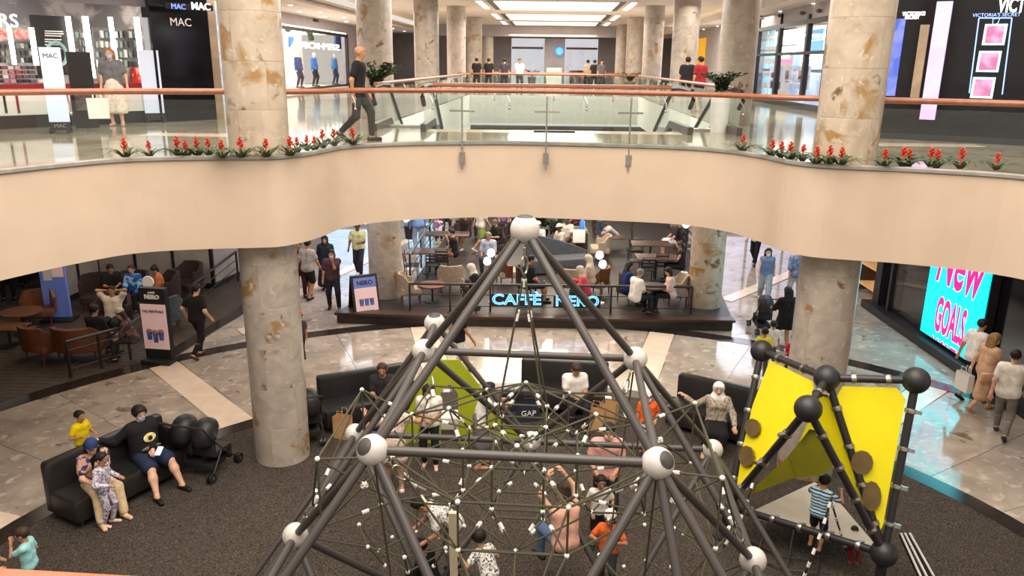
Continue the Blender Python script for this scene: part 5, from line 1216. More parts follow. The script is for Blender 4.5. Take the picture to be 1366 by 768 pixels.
# --- left seating area
def wpanel(p,q,z1,n,label):
    p=Vector((*p,0)); q=Vector((*q,0)); d=(q-p); L=d.length; an=math.atan2(d.y,d.x)
    t=thing('partition_wall',label,'partition',p,an)
    for k in range(n):
        b=MB(); b.box((L*(k+.5)/n,0,z1/2),(L/n-.07,.05,z1-.1)); b.obj('wall_panel',m_wall_grey,t,smooth=False)
        b=MB(); b.box((L*k/n,-.01,z1/2),(.08,.10,z1)); b.obj('frame_upright',m_black,t,smooth=False)
    for z in(.08,1.35,z1-.05): b=MB(); b.box((L/2,-.02,z),(L,.08,.08 if z>.1 else .16)); b.obj('frame_rail',m_black,t,smooth=False)
    return t
wpanel((-12.6,20.6),(-12.4,22.6),3.4,2,'grey panelled partition beside the blue totem sign')
wpanel((-12.4,22.6),(-9.0,22.6),3.4,3,'long grey panelled partition behind the seated group in the left lounge')
wpanel((-9.0,22.6),(-8.3,26),3.4,2,'grey panelled partition at the corner behind the dark armchairs')
wpanel((-8.3,26),(-6.6,27),3.4,1,'short grey panelled partition behind the stair rail')
g=G(80,427); t=thing('totem_sign','tall blue totem sign with small notices in the left lounge','sign',g,.1)
b=MB(); b.box((0,0,1.15),(.62,.10,2.1)); b.obj('panel',m_blue_p,t,smooth=False); b=MB(); b.bbox((0,0,.04),(.8,.5,.08),.02); b.obj('base',m_black,t)
for (xx,zz,w,h,mm) in((-.12,1.25,.2,.3,m_white),(.14,1.35,.28,.32,m_pink),(.2,1.75,.12,.35,m_white),(0,2.0,.5,.16,m_navy)):
    b=MB(); b.box((xx,-.055,zz),(w,.01,h)); b.obj('notice',mm,t,smooth=False)
def curvechair(px,py,face,label,w=.8):
    x,y=P3(px,py,0.01); return armchair(x,y,.01,face,label,mt=m_wood_chair,w=w,h=.86,back=m_wood_chair)
curvechair(62,478,330,'big curved brown wooden armchair near the dark railing of the left lounge',.95)
curvechair(112,478,0,'wide curved brown wooden chair of the man seen from behind',1.15)
curvechair(55,432,200,'small curved wooden chair beside the round wooden table')
x,y=P3(28,415,.6); table(x,y,.01,.95,.95,'round brown wooden table in the left lounge corner',h=.6,rnd=True,mt=m_wood_chair)
x,y=P3(10,435,.5); table(x,y,.01,.8,.6,'small square brown table at the edge of the left lounge',h=.5,mt=m_wood_chair)
for (px,py,f,lab,w) in((135,412,200,'dark armchair of the man in black by the panelled partition',.95),(180,408,180,'dark armchair of the person in the blue sweatshirt',.9),(222,408,130,'dark armchair of the woman in orange',.9),(252,394,150,'empty dark armchair beside the woman in orange',.95),(262,372,170,'large dark armchair by the corner partition',1.1),(152,445,180,'dark armchair of the man with hands behind his head',.95),(218,440,30,'grey-brown high-backed armchair behind the advertising stand',1.0),(20,375,180,'dark armchair in the far corner of the left lounge',1.0),(48,366,180,'dark high armchair beside the far corner armchair',1.0)):
    x,y=P3(px,py,.01); armchair(x,y,.01,f,lab,mt=m_brown_fab if 'grey' not in lab else m_grey_fab,w=w,h=.95)
Pq=[P3(95,504,0),P3(175,480,0),P3(197,462,0)]
metal_rail('lounge_railing','low dark metal railing around the left lounge beside the wooden armchairs',Pq,0,[.82,.62,.2],[Pq[0],((Pq[0][0]+Pq[1][0])/2,(Pq[0][1]+Pq[1][1])/2),Pq[1],Pq[2]])
Pq=[P3(262,425,0),P3(318,375,0)]
metal_rail('lounge_railing','dark railing beside the corner armchair behind the walking man',Pq,0,[.95,.7,.45,.2],[Pq[0],Pq[1]])
def cups(t,z0,y,sc=1):
    for i,(dx,dz,h) in enumerate(((-.14,.0,.2),(0,-.06,.24),(.14,0,.2))):
        b=MB(); b.prism([((dx-.05)*sc,y,z0+dz*sc),((dx+.05)*sc,y,z0+dz*sc),((dx+.07)*sc,y,z0+(dz+h)*sc),((dx-.07)*sc,y,z0+(dz+h)*sc)],(0,-.004,0)); b.obj('cup_print',mat('cup_blue',S(60,80,150),.5,noise=[(9,S(90,110,180),.4,.6,2)]),t,smooth=False)
        b=MB(); b.sphere((dx*sc,y-.003,z0+(dz+h+.02)*sc),.07*sc,10,6,(1,.1,.6)); b.obj('cream_print',mat('cream_brown',S(196,150,120),.5,noise=[(9,S(160,100,70),.4,.6,2)]),t,smooth=False)
g=G(212,484); t=thing('advertising_stand','black advertising stand with a pink poster of three cups by the lounge railing','sign stand',g,R_(-8))
b=MB(); b.box((0,.1,.9),(.62,.14,1.7)); b.obj('board',m_black,t,smooth=False); b=MB(); b.bbox((0,.1,.05),(.7,.5,.1),.02); b.obj('base',m_black,t)
b=MB(); b.box((0,.015,.86),(.60,.02,1.05)); b.obj('poster',m_pink,t,smooth=False)
text('NERO',.13,m_white,(0,.02,1.55),(1,0,0),(0,0,1),t,bold=.006); text('CAFFÈ',.06,m_white,(0,.02,1.65),(1,0,0),(0,0,1),t); text('YAZ FESTİVALİ',.075,m_dark_txt,(0,0,1.22),(1,0,0),(0,0,1),t); cups(t,.55,.0)
g=G(487,424); t=thing('folding_board','folding advertising board with a blue framed poster beside the cafe column','sign stand',g,R_(28))
for s in(-1,1):
    b=MB(); b.prism([(-.36,.34*s,0),(.36,.34*s,0),(.36,.02*s,1.2),(-.36,.02*s,1.2)],(0,.03,0)); pn=b.obj('panel',m_black,t,smooth=False)
n_=Vector((0,-.32,-1.2)).normalized()
def fb(xx,k): return (xx,-.34+.32*k/1.2-.012,k)
for (x0,x1,k0,k1,mm) in((-.30,.30,.08,.28,m_blue_p),(-.30,.30,.28,.88,m_pink),(-.30,.30,.88,1.14,m_blue_p)):
    b=MB(); b.prism([fb(x0,k0),fb(x1,k0),fb(x1,k1),fb(x0,k1)],(0,-.006,0)); b.obj('poster',mm,t,smooth=False)
text('NERO',.16,m_dark_txt,fb(0,1.0),(1,0,0),(0,.32,1.2),t,bold=.006)
b=MB(); c=fb(0,.18); b.tube([(c[0]+.06*math.cos(k*.5236),c[1]-.01,c[2]+.06*math.sin(k*.5236)) for k in range(12)],.012,5,closed=True); b.obj('emblem',m_dark_txt,t)
for dx in(-.14,0,.14):
    b=MB(); b.prism([fb(dx-.05,.42),fb(dx+.05,.42),fb(dx+.06,.6),fb(dx-.06,.6)],(0,-.012,0)); b.obj('cup_print',MATS['cup_blue'],t,smooth=False)
# --- right shop with LED screen
XW=10.3
b=MB(); b.box((XW+.37,16.3,1.95),(.3,10.4,3.9)); struct('wall_screen',b,m_gloss_black)
b=MB(); b.box((XW+.05,17.0,.10),(.5,9.2,.2)); struct('baseboard_right',b,m_black)
b=MB(); b.box((XW+.12,21.2,1.95),(.24,.35,3.9)); b.box((XW+.12,20.55,1.95),(.18,.12,3.9)); struct('trim_7',b,m_black)
sA=Vx(1227,449,XW); sB=Vx(1287,489,XW); sC=Vx(1323,372,XW); Ya,Yb=float(sA[1]),float(sC[1])
z0=.30; z1=3.7; t=thing('led_screen','tall cyan LED screen with magenta lettering on the black shop wall','screen',(XW,(Ya+Yb)/2,0)); Yc=(Ya+Yb)/2; W_=Ya-Yb
m_cy=mat('screen_cyan',S(0,225,240),.4,emit=(0.0,.82,.95,1),es=1.25,noise=[(2,S(0,220,238),.4,.6,1)]); m_mg=mat('screen_magenta',S(240,20,130),.4,emit=(.9,.012,.24,1),es=1.0,noise=[(2,S(236,20,126),.4,.6,1)]); m_sw=mat('screen_white',S(255,240,250),.4,emit=(1,.9,.96,1),es=1.0,noise=[(2,S(255,240,250),.4,.6,1)])
b=MB(); b.box((.1,0,(z0+z1)/2),(.2,W_+.08,z1-z0+.08)); b.obj('housing',m_black,t,smooth=False)
b=MB(); b.box((-.01,0,(z0+z1)/2),(.02,W_,z1-z0)); b.obj('display',m_cy,t,smooth=False)
def stext(body,h,zc,wd,shear=0,clip=None,bold=.0):
    for mm,bo,dx in((m_sw,bold+.02,-.026),(m_mg,bold,-.032)):
        me=textmesh(body,h,.002,bold=bo,shear=shear); w=max(v.co.x for v in me.vertices)-min(v.co.x for v in me.vertices); bpy.data.meshes.remove(me)
        text(body,h,mm,(dx,0,zc),(0,-1,0),(0,0,1),t,'screen_lettering',extrude=.002,sx=wd/w,shear=shear,bold=bo,clip=clip)
zg=float(Vx(1262,426,XW)[2]); hg=1.0
stext('GOALS',1.15,zg,W_*.52,bold=.035); stext('New',1.9,float(Vx(1280,352,XW)[2]),W_*.80,shear=.25,bold=.03)
stext('MOVES',1.15,zg-1.02,W_*.52,clip=((0,0,z0+.01),(0,0,-1)),bold=.035)
s_=Vx(1276,386,XW); text('~',.35,m_sw,(-.03,float(s_[1])-Yc,float(s_[2])),(0,-1,0),(0,0,1),t,'screen_mark',extrude=.002)
al=area('screen_glow',(XW-.08,Yc,2.0),W_*.9,55,(.15,.85,1),rot=(0,R_(90),0),sy=3.2)
b=MB(); b.box((XW+.1,(Ya+20.45)/2,2.0),(.02,20.4-Ya,3.4)); b.obj('shop_window_glass',m_glass2,None,smooth=False,label='dark shop window pane between the black pillar and the cyan screen',cat='shop window')
b=MB(); b.box((XW+.06,15.05-.3,1.75),(.02,.5,.6)); b.obj('wall_notice',m_white,None,smooth=False,label='white notice on the black wall behind the walking group',cat='sign',loc=(0,-1.2,0))
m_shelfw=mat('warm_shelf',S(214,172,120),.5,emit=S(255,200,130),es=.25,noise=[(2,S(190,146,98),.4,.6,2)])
t=thing('display_case','open display case with warm lit shelves next to the black pillar','shelf',(XW+1.2,22.4,0))
for k in range(5): b=MB(); b.box((0,0,.3+.62*k),(1.7,1.7,.05)); b.obj('shelf',m_shelfw,t,smooth=False)
b=MB(); b.box((.85,0,1.6),(.05,1.7,3.1)); b.box((0,.85,1.6),(1.7,.05,3.1)); b.obj('back_panel',m_wood_dark,t,smooth=False)
for k in range(4):
    for j in range(3):
        b=MB(); b.bbox((0,0,.07),(.24,.12,.14),.04); b.obj('display_shoe',m_conn if (k+j)%2 else m_black,None,label='small shoe displayed on the warm lit shelves',cat='shoe',group='shoes on the display case',loc=(XW+.6+.12*j,21.9+.4*j,.33+.62*k))
# ================================================================ PEOPLE IN PLACE
def at(px,py,z=0.0): g=G(px,py,z); return (float(g[0]),float(g[1]),z)
def seat(px,py,z=0.0,hp=.5): g=G(px,py,z+hp); return (float(g[0]),float(g[1]),z)
# --- family on the sofa
fdir=np.array([CX-SFX,CY-SFY]); fdir/=np.linalg.norm(fdir); tdir=np.array([-fdir[1],fdir[0]]); fang=math.degrees(math.atan2(fdir[1],fdir[0]))-90
def onsofa(o,d=0.0): return (SFX+tdir[0]*o+fdir[0]*d,SFY+tdir[1]*o+fdir[1]*d,0.012)
teen,ARM_T,LEG_T,sT=person('seated young man in a black hoodie with yellow emblem and a blue mask',onsofa(.42,.05),fang-8,1.78,'sit',top=(30,28,30),sleeve=1,bot=(38,46,70),legs='shorts',sk='l',hair=('k','curly'),shoe=(30,28,28),fat=1.32,mask=(170,196,220),fl=(-.20,.62),fr=(.24,.66),hl=(.20,.34,-.30),hr=(.42,-.12,-.06),er=(.2,-.3,-.8),lean=-8,head=14,baggy=.03)
wp=wpt(teen,(0,.235,.86),sT); 
def chest_print(t,s,z,y,objs,parent):
    for (nm,dx,dz,rx,rz_,m,dy) in objs:
        b=MB(); b.sphere((0,0,0),1,14,8,(rx*s,.018*s,rz_*s)); o=b.obj(nm,m,parent,loc=(dx*s,(y+dy)*s,(z+dz)*s)); o.rotation_euler=(R_(8),0,0)
m_pry=mat('print_yellow',S(214,190,60),.6,noise=[(20,S(236,226,190),.45,.6,2)]); m_prk=mat('print_khaki',S(104,100,80),.7,noise=[(10,S(90,86,68),.4,.6,2)])
chest_print(teen,sT,.80,.195,[('emblem',0,.04,.10,.075,m_pry,0),('emblem_centre',0,.04,.04,.04,m_black,.012),('hoodie_band',0,-.12,.16,.035,m_prk,.02)],teen)
person('seated woman in a blue cap, patterned top and cream trousers',onsofa(-.50,.10),fang-10,1.66,'sit',top=(196,150,130),toppat=(50,60,96,12),sleeve=.5,bot=(226,200,160),sk='l',hair=('k','long',(44,62,110)),shoe=(222,190,150),fl=(-.16,.52),fr=(.20,.54),hl=(.16,.34,-.36),hr=(.0,.36,-.30),lean=8,head=22,hyaw=-25,baggy=.03,bust=1)
g=at(152,703); person('small girl in a pale lilac patterned outfit leaning on the seated woman',(g[0]-.1,g[1]+.05,.012),fang+25,1.16,'stand',top=(206,196,206),toppat=(120,112,140,22),sleeve=1,bot=(206,196,206),botpat=(120,112,140,22),sk='m',hair=('k','pony'),shoe=(224,196,186),hl=(-.06,.24,-.30),hr=(.05,.26,-.28),head=10)
person('small boy in a yellow T-shirt standing behind the family sofa',(-7.0,11.55,0),250,1.12,'stand',top=(244,212,20),bot=(60,60,66),sk='m',hair=('k','short'),hr=(.02,.22,-.22),hl=(-.02,.24,-.26),head=4)
g=at(47,800); person('toddler in a pale teal shirt touching his face by the balcony rail',(g[0]+.05,g[1]-.05,.012),100,1.05,'stand',top=(150,205,205),bot=(70,80,100),sk='m',hair=('b','short'),hl=(.13,.26,.08),hr=(.04,.2,-.34))
g=at(-2,800); person('child in a grey and white hooded top beside the toddler in teal',(g[0]+.05,g[1]-.15,.012),-70,1.0,'stand',top=(92,100,116),toppat=(220,220,224,6),sleeve=1,bot=(60,60,70),sk='m',hair=('b','short'),hr=(.1,.3,-.28),hl=(-.05,.2,-.35))
b=MB(); q=wpt(teen,(.02,.46,.70),sT); b.box((0,0,0),(.08,.16,.015),rx=.4); ph=b.obj('phone',lit('phone_glow',(170,200,255),2.0),None,smooth=False,label='glowing phone in the hand of the young man in the hoodie',cat='phone',loc=q)
# --- around the net
person('seated man in a dark T-shirt with glasses on the sofa by the paper bag',seat(512,535),185,1.76,'sitphone',top=(44,42,44),sk='m',hair=('b','short'),bot=(40,42,50),head=14)
person('woman in a pale patterned dress holding the frame pole',at(527,655),20,1.62,'stand',top=(222,200,186),toppat=(196,166,156,30),legs='dress',hem=.55,sleeve=.45,sk='m',hair=('b','bun'),shoe=(236,232,228),hl=(-.24,.30,.0),hr=(.40,.20,-.12),el=(-.4,-.3,-.7))
person('girl in a white T-shirt and black trousers standing in the net',at(574,622),180,1.56,'stand',top=(236,228,216),bot=(28,27,30),sk='m',hair=('k','long'),shoe=(222,190,170),hl=(.12,.22,-.30),hr=(-.12,.24,-.28),head=28)
person('girl with a long ponytail in a white top and grey skirt',at(640,622),-75,1.56,'stand',top=(232,226,218),bot=(104,98,98),legs='skirt',hem=.42,sleeve=.3,sk='m',hair=('k','long'),shoe=(196,140,110),hl=(.05,.3,-.10),hr=(.05,.34,-.06),lean=14)
person('seated man in a white T-shirt looking down on the middle sofa',seat(765,532),190,1.74,'sitphone',top=(240,236,230),bot=(36,38,48),sk='m',hair=('b','short'),head=30,fat=1.1,shoe=(40,40,44))
person('child in an orange T-shirt with a white mask near the right sofa',at(860,606),175,1.22,'stand',top=(238,104,40),bot=(228,226,222),legs='shorts',sk='m',hair=('k','short',(238,236,232)),mask=(238,238,238),hl=(-.02,.16,-.34))
person('seated woman in a white headscarf and patterned cardigan',seat(955,563),168,1.66,'sit',top=(172,160,140),toppat=(120,108,92,26),sleeve=1,bot=(26,25,28),legs='skirt',sk='l',hair=((238,236,230),'hijab'),fl=(-.05,.60),fr=(.22,.58),hr=(.42,-.05,-.02),hl=(-.14,.34,-.36),er=(.2,-.2,-.9),lean=-6,bust=1)
person('man in a pink polo shirt and mask inside the net',at(805,704),178,1.76,'stand',top=(232,170,160),bot=(44,44,54),sk='m',hair=('k','short'),mask=(236,226,220),hl=(.08,.25,-.34),hr=(-.02,.24,-.36),head=12)
person('small girl in a white T-shirt and black shorts inside the net',at(797,730),185,1.14,'stand',top=(240,234,226),bot=(26,26,28),legs='shorts',sk='m',hair=('k','long'),hl=(-.06,.2,-.34),hr=(.02,.16,-.42))
g=at(757,800); person('woman in a peach top and jeans climbing with raised arms',(g[0]-.05,g[1]+.05,.35),25,1.62,'sit',top=(240,184,160),sleeve=0,bot=(96,120,156),sk='l',hair=('b','bun'),hl=(.02,.22,.42),hr=(-.08,.26,.42),er=(.5,.3,.2),el=(-.5,.3,.2),lean=6)
g=at(805,800); person('child in an orange top and white cap at the front of the net',(g[0]+.02,g[1]-.10,.25),160,1.10,'stand',top=(236,110,52),bot=(60,60,64),sk='m',hair=('k','short',(240,234,224)),hl=(-.05,.3,-.1),hr=(.05,.3,-.1))
g=at(597,790); person('boy in a white speckled shirt bending inside the net',(g[0]+.1,g[1],.30),110,1.42,'stand',top=(238,234,226),toppat=(120,120,120,36),bot=(128,120,112),sk='m',hair=('k','short'),lean=55,hl=(-.02,.2,-.42),hr=(.02,.24,-.4),head=20)
g=at(648,810); person('dark-haired child in a white patterned top crouching beside the cream board',(g[0]+.05,g[1]-.15,.012),40,1.12,'stand',top=(236,232,226),toppat=(90,90,94,26),sleeve=.5,bot=(40,40,44),sk='m',hair=('k','curly'),lean=30,hl=(-.2,.2,-.1),hr=(.1,.2,-.3))
g=at(578,800); person('child in black clothing sitting low behind the front pole',(g[0],g[1]-.1,.0),60,1.2,'sit',top=(28,27,29),bot=(30,29,31),sk='m',hair=('k','short'),sleeve=1,lean=20)
person('small boy in a blue striped T-shirt climbing on the yellow frame',at(1086,733,.25),-40,1.12,'stand',top=(190,214,216),toppat=('s',40,70,120,4.5),bot=(36,36,38),legs='shorts',sk='m',hair=('k','short'),hl=(.02,.36,-.02),hr=(.12,.34,-.04),head=26)
person('tiny child in a red outfit behind the foot of the yellow frame',at(1134,742),170,.62,'sit',top=(150,28,34),sleeve=1,bot=(150,28,34),sk='m',hair=('k','short'),shoe=(170,40,40))
person('passer-by in a black top and white trousers behind the pyramid',at(612,500),-60,1.66,'walk',top=(30,28,32),sleeve=.3,bot=(240,236,230),legs='shorts',sk='m',hair=('b','long'),shoe=(70,70,84))
# --- right walkway
person('man in a white T-shirt walking beside the cyan screen',at(1289,530),-75,1.78,'walk',top=(238,232,228),bot=(36,36,44),sk='m',hair=('k','short'),legs='shorts')
person('woman in a long beige dress with a white mask and small bag',at(1305,548),-80,1.70,'walk',top=(214,172,140),legs='dress',hem=.30,sleeve=.3,sk='l',hair=('bl','long'),mask=(244,242,240),shoe=(206,160,130))
person('man in a white T-shirt and grey trousers walking away at the shop wall',at(1333,582),-35,1.76,'walk',top=(244,238,230),bot=(126,120,114),sk='l',hair=('k','short'),shoe=(60,60,64),fat=1.08)
b=MB(); b.bbox((0,0,0),(.26,.10,.18),.03); b.obj('handbag',mat('bag_peach',S(222,172,142),.4,noise=[(5,S(210,160,130),.4,.6,2)]),None,label='small peach handbag hanging on the woman in the beige dress',cat='bag',loc=Vy(1317,503,float(at(1305,548)[1])-.18))
p=at(1296,560); bag(1284,520,.34,.12,.36,m_white,'white shopping bag carried by the man beside the screen',rz=R_(100),z=.55)
person('woman in black pushing a stroller near the right column',at(1043,470),5,1.66,'stand',top=(28,26,30),legs='dress',hem=.62,sleeve=.75,sk='m',hair=('k','long'),shoe=(214,226,240),hl=(-.05,.36,-.30),hr=(.05,.36,-.30))
g=at(1035,455); stroller(g[0]-.15,g[1]+.75,R_(180),1,'dark stroller pushed by the woman in black')
person('woman in a denim top and pale jeans with a mask walking towards the atrium',at(1018,402),170,1.66,'walk',top=(104,126,156),sleeve=0,bot=(150,156,164),sk='l',hair=('k','long'),mask=(240,240,242),shoe=(220,220,222),baggy=.03)
person('small boy in a yellow T-shirt beside the right column',at(1014,505),-20,1.16,'stand',top=(240,226,40),bot=(80,80,90),sk='m',hair=('k','short'))
person('small child in a white T-shirt beside the boy in yellow',at(1026,490),-10,1.10,'stand',top=(238,236,234),bot=(90,90,96),sk='m',hair=('k','short'))
person('child in a red vest half behind the right column',at(1053,510),0,1.08,'stand',top=(206,40,36),bot=(40,40,46),sk='m',hair=('k','short'))
person('person in a blue-grey patterned shirt behind the right column',at(1058,405),0,1.74,'walk',top=(96,104,130),toppat=(140,146,166,14),sleeve=.75,bot=(190,190,196),sk='m',hair=('k','short'))
person('distant walker in black trousers and white top on the right walkway',at(1006,352),150,1.74,'walk',top=(230,228,226),bot=(26,26,30),sk='m',hair=('k','short'))
# --- left walkway
person('man in a grey T-shirt and black shorts walking away from the atrium',at(413,398),-20,1.78,'walk',top=(176,166,158),bot=(30,30,34),legs='shorts',sk='m',hair=('k','short'),fl=(-.09,.12),fr=(.09,-.14))
person('person in dark red partly hidden by the left column',at(402,396),200,1.7,'stand',top=(90,30,34),bot=(70,30,36),sk='m',hair=('k','short'),sleeve=1)
person('man in a plum T-shirt drinking from a cup on the left walkway',at(446,412),190,1.76,'walk',top=(84,56,68),bot=(40,36,42),sk='m',hair=('k','short'),mask=(236,230,226),hl=(.16,.26,.10),hr=(.08,.1,-.52),fl=(-.14,.14),fr=(.12,-.12),shoe=(30,30,34))
person('woman in a long dark coat and headscarf behind the man in plum',at(437,386),185,1.68,'stand',top=(40,42,56),legs='abaya',sleeve=1,sk='l',hair=((40,38,44),'hijab'))
person('bearded man in a pale yellow T-shirt walking on the left walkway',at(480,367),178,1.80,'walk',top=(206,204,150),bot=(40,40,52),sk='d',hair=('k','short'),shoe=(226,222,214),hl=(.12,.24,-.28),fl=(-.08,.16),fr=(.08,-.14))
person('child in an orange patterned hat peeking from behind the left column',at(404,478),160,1.12,'stand',top=(90,84,84),bot=(60,60,64),sk='m',hair=('k','short',(232,110,60)))
# --- left lounge
person('man in black clothes walking into the left lounge',at(268,475),-20,1.78,'walk',top=(34,31,32),bot=(32,30,32),sk='l',hair=('k','short'),shoe=(96,60,46),fl=(-.06,.05),fr=(.10,-.34,.06),hl=(-.12,-.02,-.46),hr=(.16,.05,-.44),fat=1.05)
person('man in black seated by the panelled partition looking at his hands',seat(150,388),215,1.74,'sitphone',top=(34,31,32),bot=(34,32,36),sk='m',hair=('k','short'))
person('person in a blue sweatshirt seated in the left lounge',seat(180,388),185,1.66,'sit',top=(36,96,176),toppat=(160,200,230,4),sleeve=1,bot=(34,34,40),sk='l',hair=('b','short'))
person('woman in an orange top seated in the left lounge',seat(216,388),120,1.66,'sitphone',top=(202,122,78),sleeve=.75,bot=(34,34,40),sk='m',hair=('k','bun'))
b=MB(); b.lathe([(.15,0),(.17,.03),(.15,.06)],n=20); o=b.obj('round_bag',m_white,None,label='round white bag held between the blue sweatshirt and the orange top',cat='bag',loc=Vy(198,376,float(seat(198,388)[1])-.35)); o.rotation_euler=(R_(80),0,0)
person('man in a white T-shirt with his hands behind his head',seat(152,425),188,1.76,'sit',top=(228,214,196),bot=(40,40,46),sk='m',hair=('k','short'),hl=(.10,-.02,.22),hr=(-.10,-.02,.22),el=(-1,.25,.35),er=(1,.25,.35),lean=-12,fl=(-.13,.5),fr=(.13,.52))
person('dark-haired man seen from behind in the wide wooden chair',seat(128,452),-15,1.72,'sit',top=(38,34,36),sleeve=.75,bot=(40,40,46),sk='m',hair=('k','short'))
person('woman in a pale cap leaning over the lounge table',seat(178,450),110,1.64,'sit',top=(70,58,56),toppat=(120,90,80,9),sleeve=.75,bot=(60,54,56),sk='l',hair=('b','bob',(200,186,166)),lean=18)
for i,(px,py) in enumerate(((14,372),(46,356))):
    person(['dark-clad guest seated in the far corner of the left lounge','second dark-clad guest seated beside the blue totem'][i],seat(px,py),[200,160][i],1.7,'sit',top=(40,36,36),sleeve=1,bot=(36,34,36),sk='m',hair=('k','short'))
# --- cafe guests
C=lambda px,py,hp=.5: seat(px,py,ZP,hp)
person('standing man in a white T-shirt and green shorts in the cafe',at(641,335,ZP),-60,1.80,'walk',top=(222,214,204),bot=(150,168,84),legs='shorts',sk='m',hair=('k','short'),shoe=(230,228,224))
person('man in black seated beside the standing man in green shorts',C(664,322),130,1.74,'sitphone',top=(36,34,36),bot=(40,40,46),sk='m',hair=('g','short'))
person('man in a light grey shirt seated beside the twin lamp',C(652,342),170,1.74,'sit',top=(158,166,184),sleeve=.75,bot=(60,60,70),sk='m',hair=('gr','short'),fat=1.15)
person('man in black with a hand on his chin at the brown table',C(606,338),100,1.74,'sit',top=(34,32,34),bot=(196,110,80),legs='shorts',sk='l',hair=('k','short'),hl=(.16,.20,.06))
person('child in a white and purple shirt at the far brown table',C(584,306),0,1.35,'sit',top=(214,200,216),toppat=(120,90,140,6),bot=(60,60,70),sk='m',hair=('k','short'))
person('person in pale jeans and blue shirt leaning at the left railing',at(559,335,ZP),20,1.78,'stand',top=(110,136,190),sleeve=1,bot=(150,164,196),sk='l',hair=('k','short'),lean=18)
person('guest in dark clothes with crossed legs behind the brown tables',C(622,312),150,1.72,'sit',top=(46,38,38),sleeve=1,bot=(150,110,90),legs='shorts',sk='m',hair=('k','short'),shoe=(230,228,226),fr=(.05,.62))
person('guest in maroon in the back row behind the standing man',C(640,298),180,1.72,'sit',top=(96,40,44),sleeve=1,bot=(50,50,56),sk='m',hair=('k','short'))
person('woman in a white headscarf bending over a child in the cafe',C(640,384),100,1.62,'sit',top=(40,38,42),sleeve=1,bot=(40,38,42),sk='l',hair=((226,218,206),'hijab'),lean=22)
person('child leaning towards the woman in the white headscarf',C(622,388),-90,1.05,'sit',top=(66,50,46),sleeve=1,bot=(60,54,54),sk='l',hair=('b','short'))
person('big man in a black T-shirt seated behind the ropes of the pyramid top',C(704,380),-80,1.80,'sit',top=(36,34,36),bot=(60,60,66),legs='shorts',sk='m',hair=('k','short'),fat=1.2)
person('guest in a white cap seated right behind the top ball',C(718,326),165,1.72,'sit',top=(214,208,200),bot=(60,66,84),sk='m',hair=('k','short',(238,236,232)))
person('guest in a white cap beside the silver-leaved plant',C(748,330),120,1.72,'sit',top=(190,180,170),bot=(60,54,54),sk='d',hair=('k','short',(236,230,224)))
person('guest in a pale top beside the cream armchair with the bag',C(757,318),150,1.70,'sit',top=(220,212,204),bot=(80,60,54),sk='d',hair=('k','short'))
person('guest in a dark red shirt behind the blue bottle',C(770,304),180,1.72,'sit',top=(100,30,36),bot=(50,50,56),sk='m',hair=('k','short'))
person('woman reclining with her bare feet up on the low table',C(799,311),-85,1.70,'sit',top=(60,70,90),bot=(206,198,192),sk='l',hair=('k','long'),fl=(-.08,.74,.36),fr=(.08,.72,.36),shoe=None)
person('woman in a beige headscarf seated at the railing',C(789,374),75,1.64,'sit',top=(196,176,154),sleeve=1,bot=(60,54,54),sk='l',hair=((196,180,160),'hijab'),lean=8)
person('woman in a pink top and pale headscarf leaning on the railing table',C(783,388),85,1.60,'sit',top=(226,90,104),sleeve=1,bot=(60,54,54),sk='l',hair=((206,190,172),'hijab'),lean=18,hl=(.05,.3,-.12),hr=(.0,.3,-.12))
person('woman in a dark blue jacket seated behind the person in white',C(835,384),-75,1.66,'sit',top=(36,52,110),sleeve=1,bot=(40,40,46),sk='m',hair=('k','bob'))
person('grey-haired person in a white shirt at the round dark table',C(847,396),-60,1.68,'sitphone',top=(238,232,226),bot=(40,40,46),sk='m',hair=('gr','short'))
person('woman in a pale pink shirt clasping her hands at the round table',C(896,392),85,1.66,'sitphone',top=(228,196,186),sleeve=1,bot=(40,38,42),sk='l',hair=('k','long'))
person('woman in a black sleeveless top at the brown table',C(908,354),85,1.66,'sit',top=(34,32,34),sleeve=0,bot=(34,32,34),sk='m',hair=('b','bun'),hl=(.08,.36,-.24),hr=(-.08,.36,-.26))
person('man in white shorts lounging at the far brown table',C(902,322),95,1.74,'sit',top=(50,44,44),bot=(226,220,214),legs='shorts',sk='m',hair=('k','short',(40,38,40)))
for i,(px,py,c) in enumerate(((672,296,(150,120,160)),(690,297,(96,90,96)),(592,292,(120,110,116)),(728,296,(160,140,170)))):
    person(['guest in mauve in the back row left of the pyramid top','guest in grey in the back row behind the pyramid top','guest in grey-brown behind the child in white','guest in lilac in the back row beside the plant'][i],C(px,py),[180,150,200,190][i],1.7,'sit',top=c,sleeve=.75,bot=(50,48,54),sk='m',hair=('k','short'))
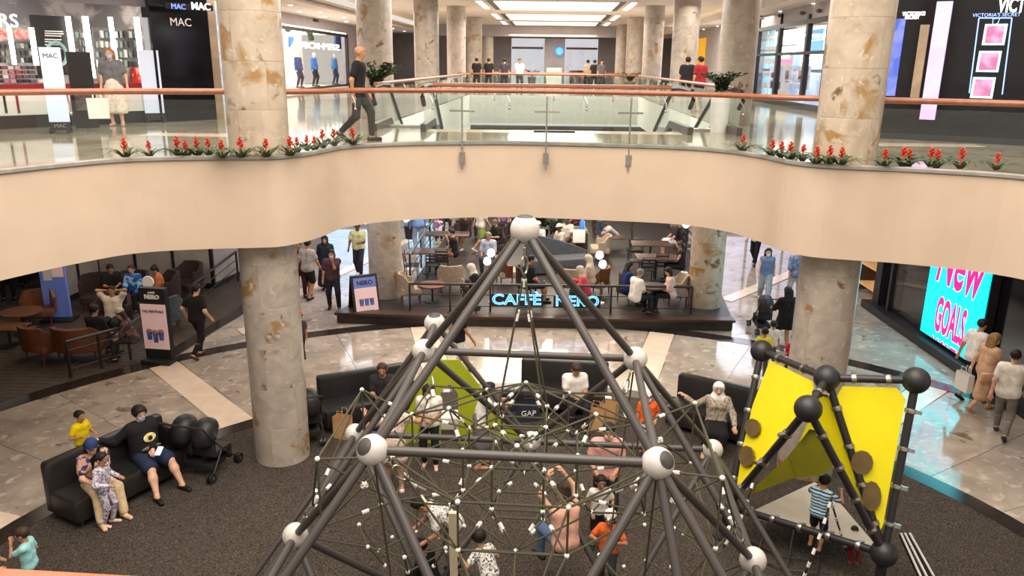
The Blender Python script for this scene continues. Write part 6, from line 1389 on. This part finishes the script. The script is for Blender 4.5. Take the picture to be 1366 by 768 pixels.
# --- upper level
g=at(158,168,ZU); person('woman in a grey top, cream skirt and blue mask at the cosmetics shop',g,195,1.66,'stand',top=(112,112,116),bot=(226,214,200),botpat=(206,186,168,24),legs='skirt',hem=.28,sk='l',hair=('bl','long'),mask=(168,196,226),shoe=(196,160,140),hl=(-.12,.05,-.5))
bag(133,158,.32,.12,.34,m_white,'white shopping bag hanging from the hand of the woman in the cream skirt',rz=.4,z=ZU+.42)
person('bald man in black walking along the balcony behind the glass',at(480,188,ZU),-88,1.74,'walk',top=(34,32,34),bot=(48,46,48),sk='m',hair=('k','none'),shoe=(44,42,44),vox=.02,fl=(-.08,.22),fr=(.08,-.34,.08),hl=(-.04,.14,-.5),hr=(.04,-.08,-.52))
far=[(636,121,'person in black by the far left column',(30,28,32),0,'k'),(652,124,'person in a black T-shirt with white print near the far left column',(30,28,32),0,'k'),(673,118,'small distant person in dark clothes left of the person in white',(60,54,58),0,'k'),(693,126,'person in a white shirt with a red strap at the far balustrade',(226,214,204),180,'k'),(784,122,'person in a beige top at the far right end',(176,156,136),0,'k'),(793,122,'person in black beside the person in beige at the far end',(40,36,38),0,'k'),(802,120,'distant person in grey beside the far right column',(90,86,92),180,'k')]
for px,py,lab,c,f,hr in far:
    person(lab,at(px,py,ZU) if False else (lambda q:(float(q[0]),float(q[1]),ZU))(Vy(px,100,(41.5 if px<700 else 43.5)+(px%5)*.45)),f+10,1.72,'stand',top=c,bot=(46,44,50),sk='m',hair=(hr,'short'),vox=.04)
q=Vy(935,95,25.5); person('person in a red shirt beside the white planter far back',(float(q[0]),float(q[1]),ZU),30,1.74,'stand',top=(150,40,46),bot=(40,40,46),sk='m',hair=('k','short'),vox=.03)
q=Vy(917,95,27); person('person in black beside the person in red far back',(float(q[0]),float(q[1]),ZU),-20,1.74,'stand',top=(34,32,36),bot=(34,32,36),sk='m',hair=('k','short'),vox=.03)
for i,(px,c1,c2) in enumerate(((398,(60,80,130),(60,60,70)),(419,(70,120,190),(36,36,44)),(446,(90,150,210),(40,60,110)),(462,(80,130,200),(40,60,100)))):
    a,z=CLOTH.pt(px,90,1.0); q=CLOTH.P(a,1.0,ZU+.12)
    person(['mannequin in a dark denim jacket below the foliage arch','mannequin in a blue denim jacket and black trousers','mannequin in a light blue denim outfit','mannequin in pale denim next to the tall blue garment'][i],q,250,1.8,'stand',top=c1,sleeve=1,bot=c2,sk='w',hair=('k','none'),name='mannequin',cat='mannequin',vox=.04)
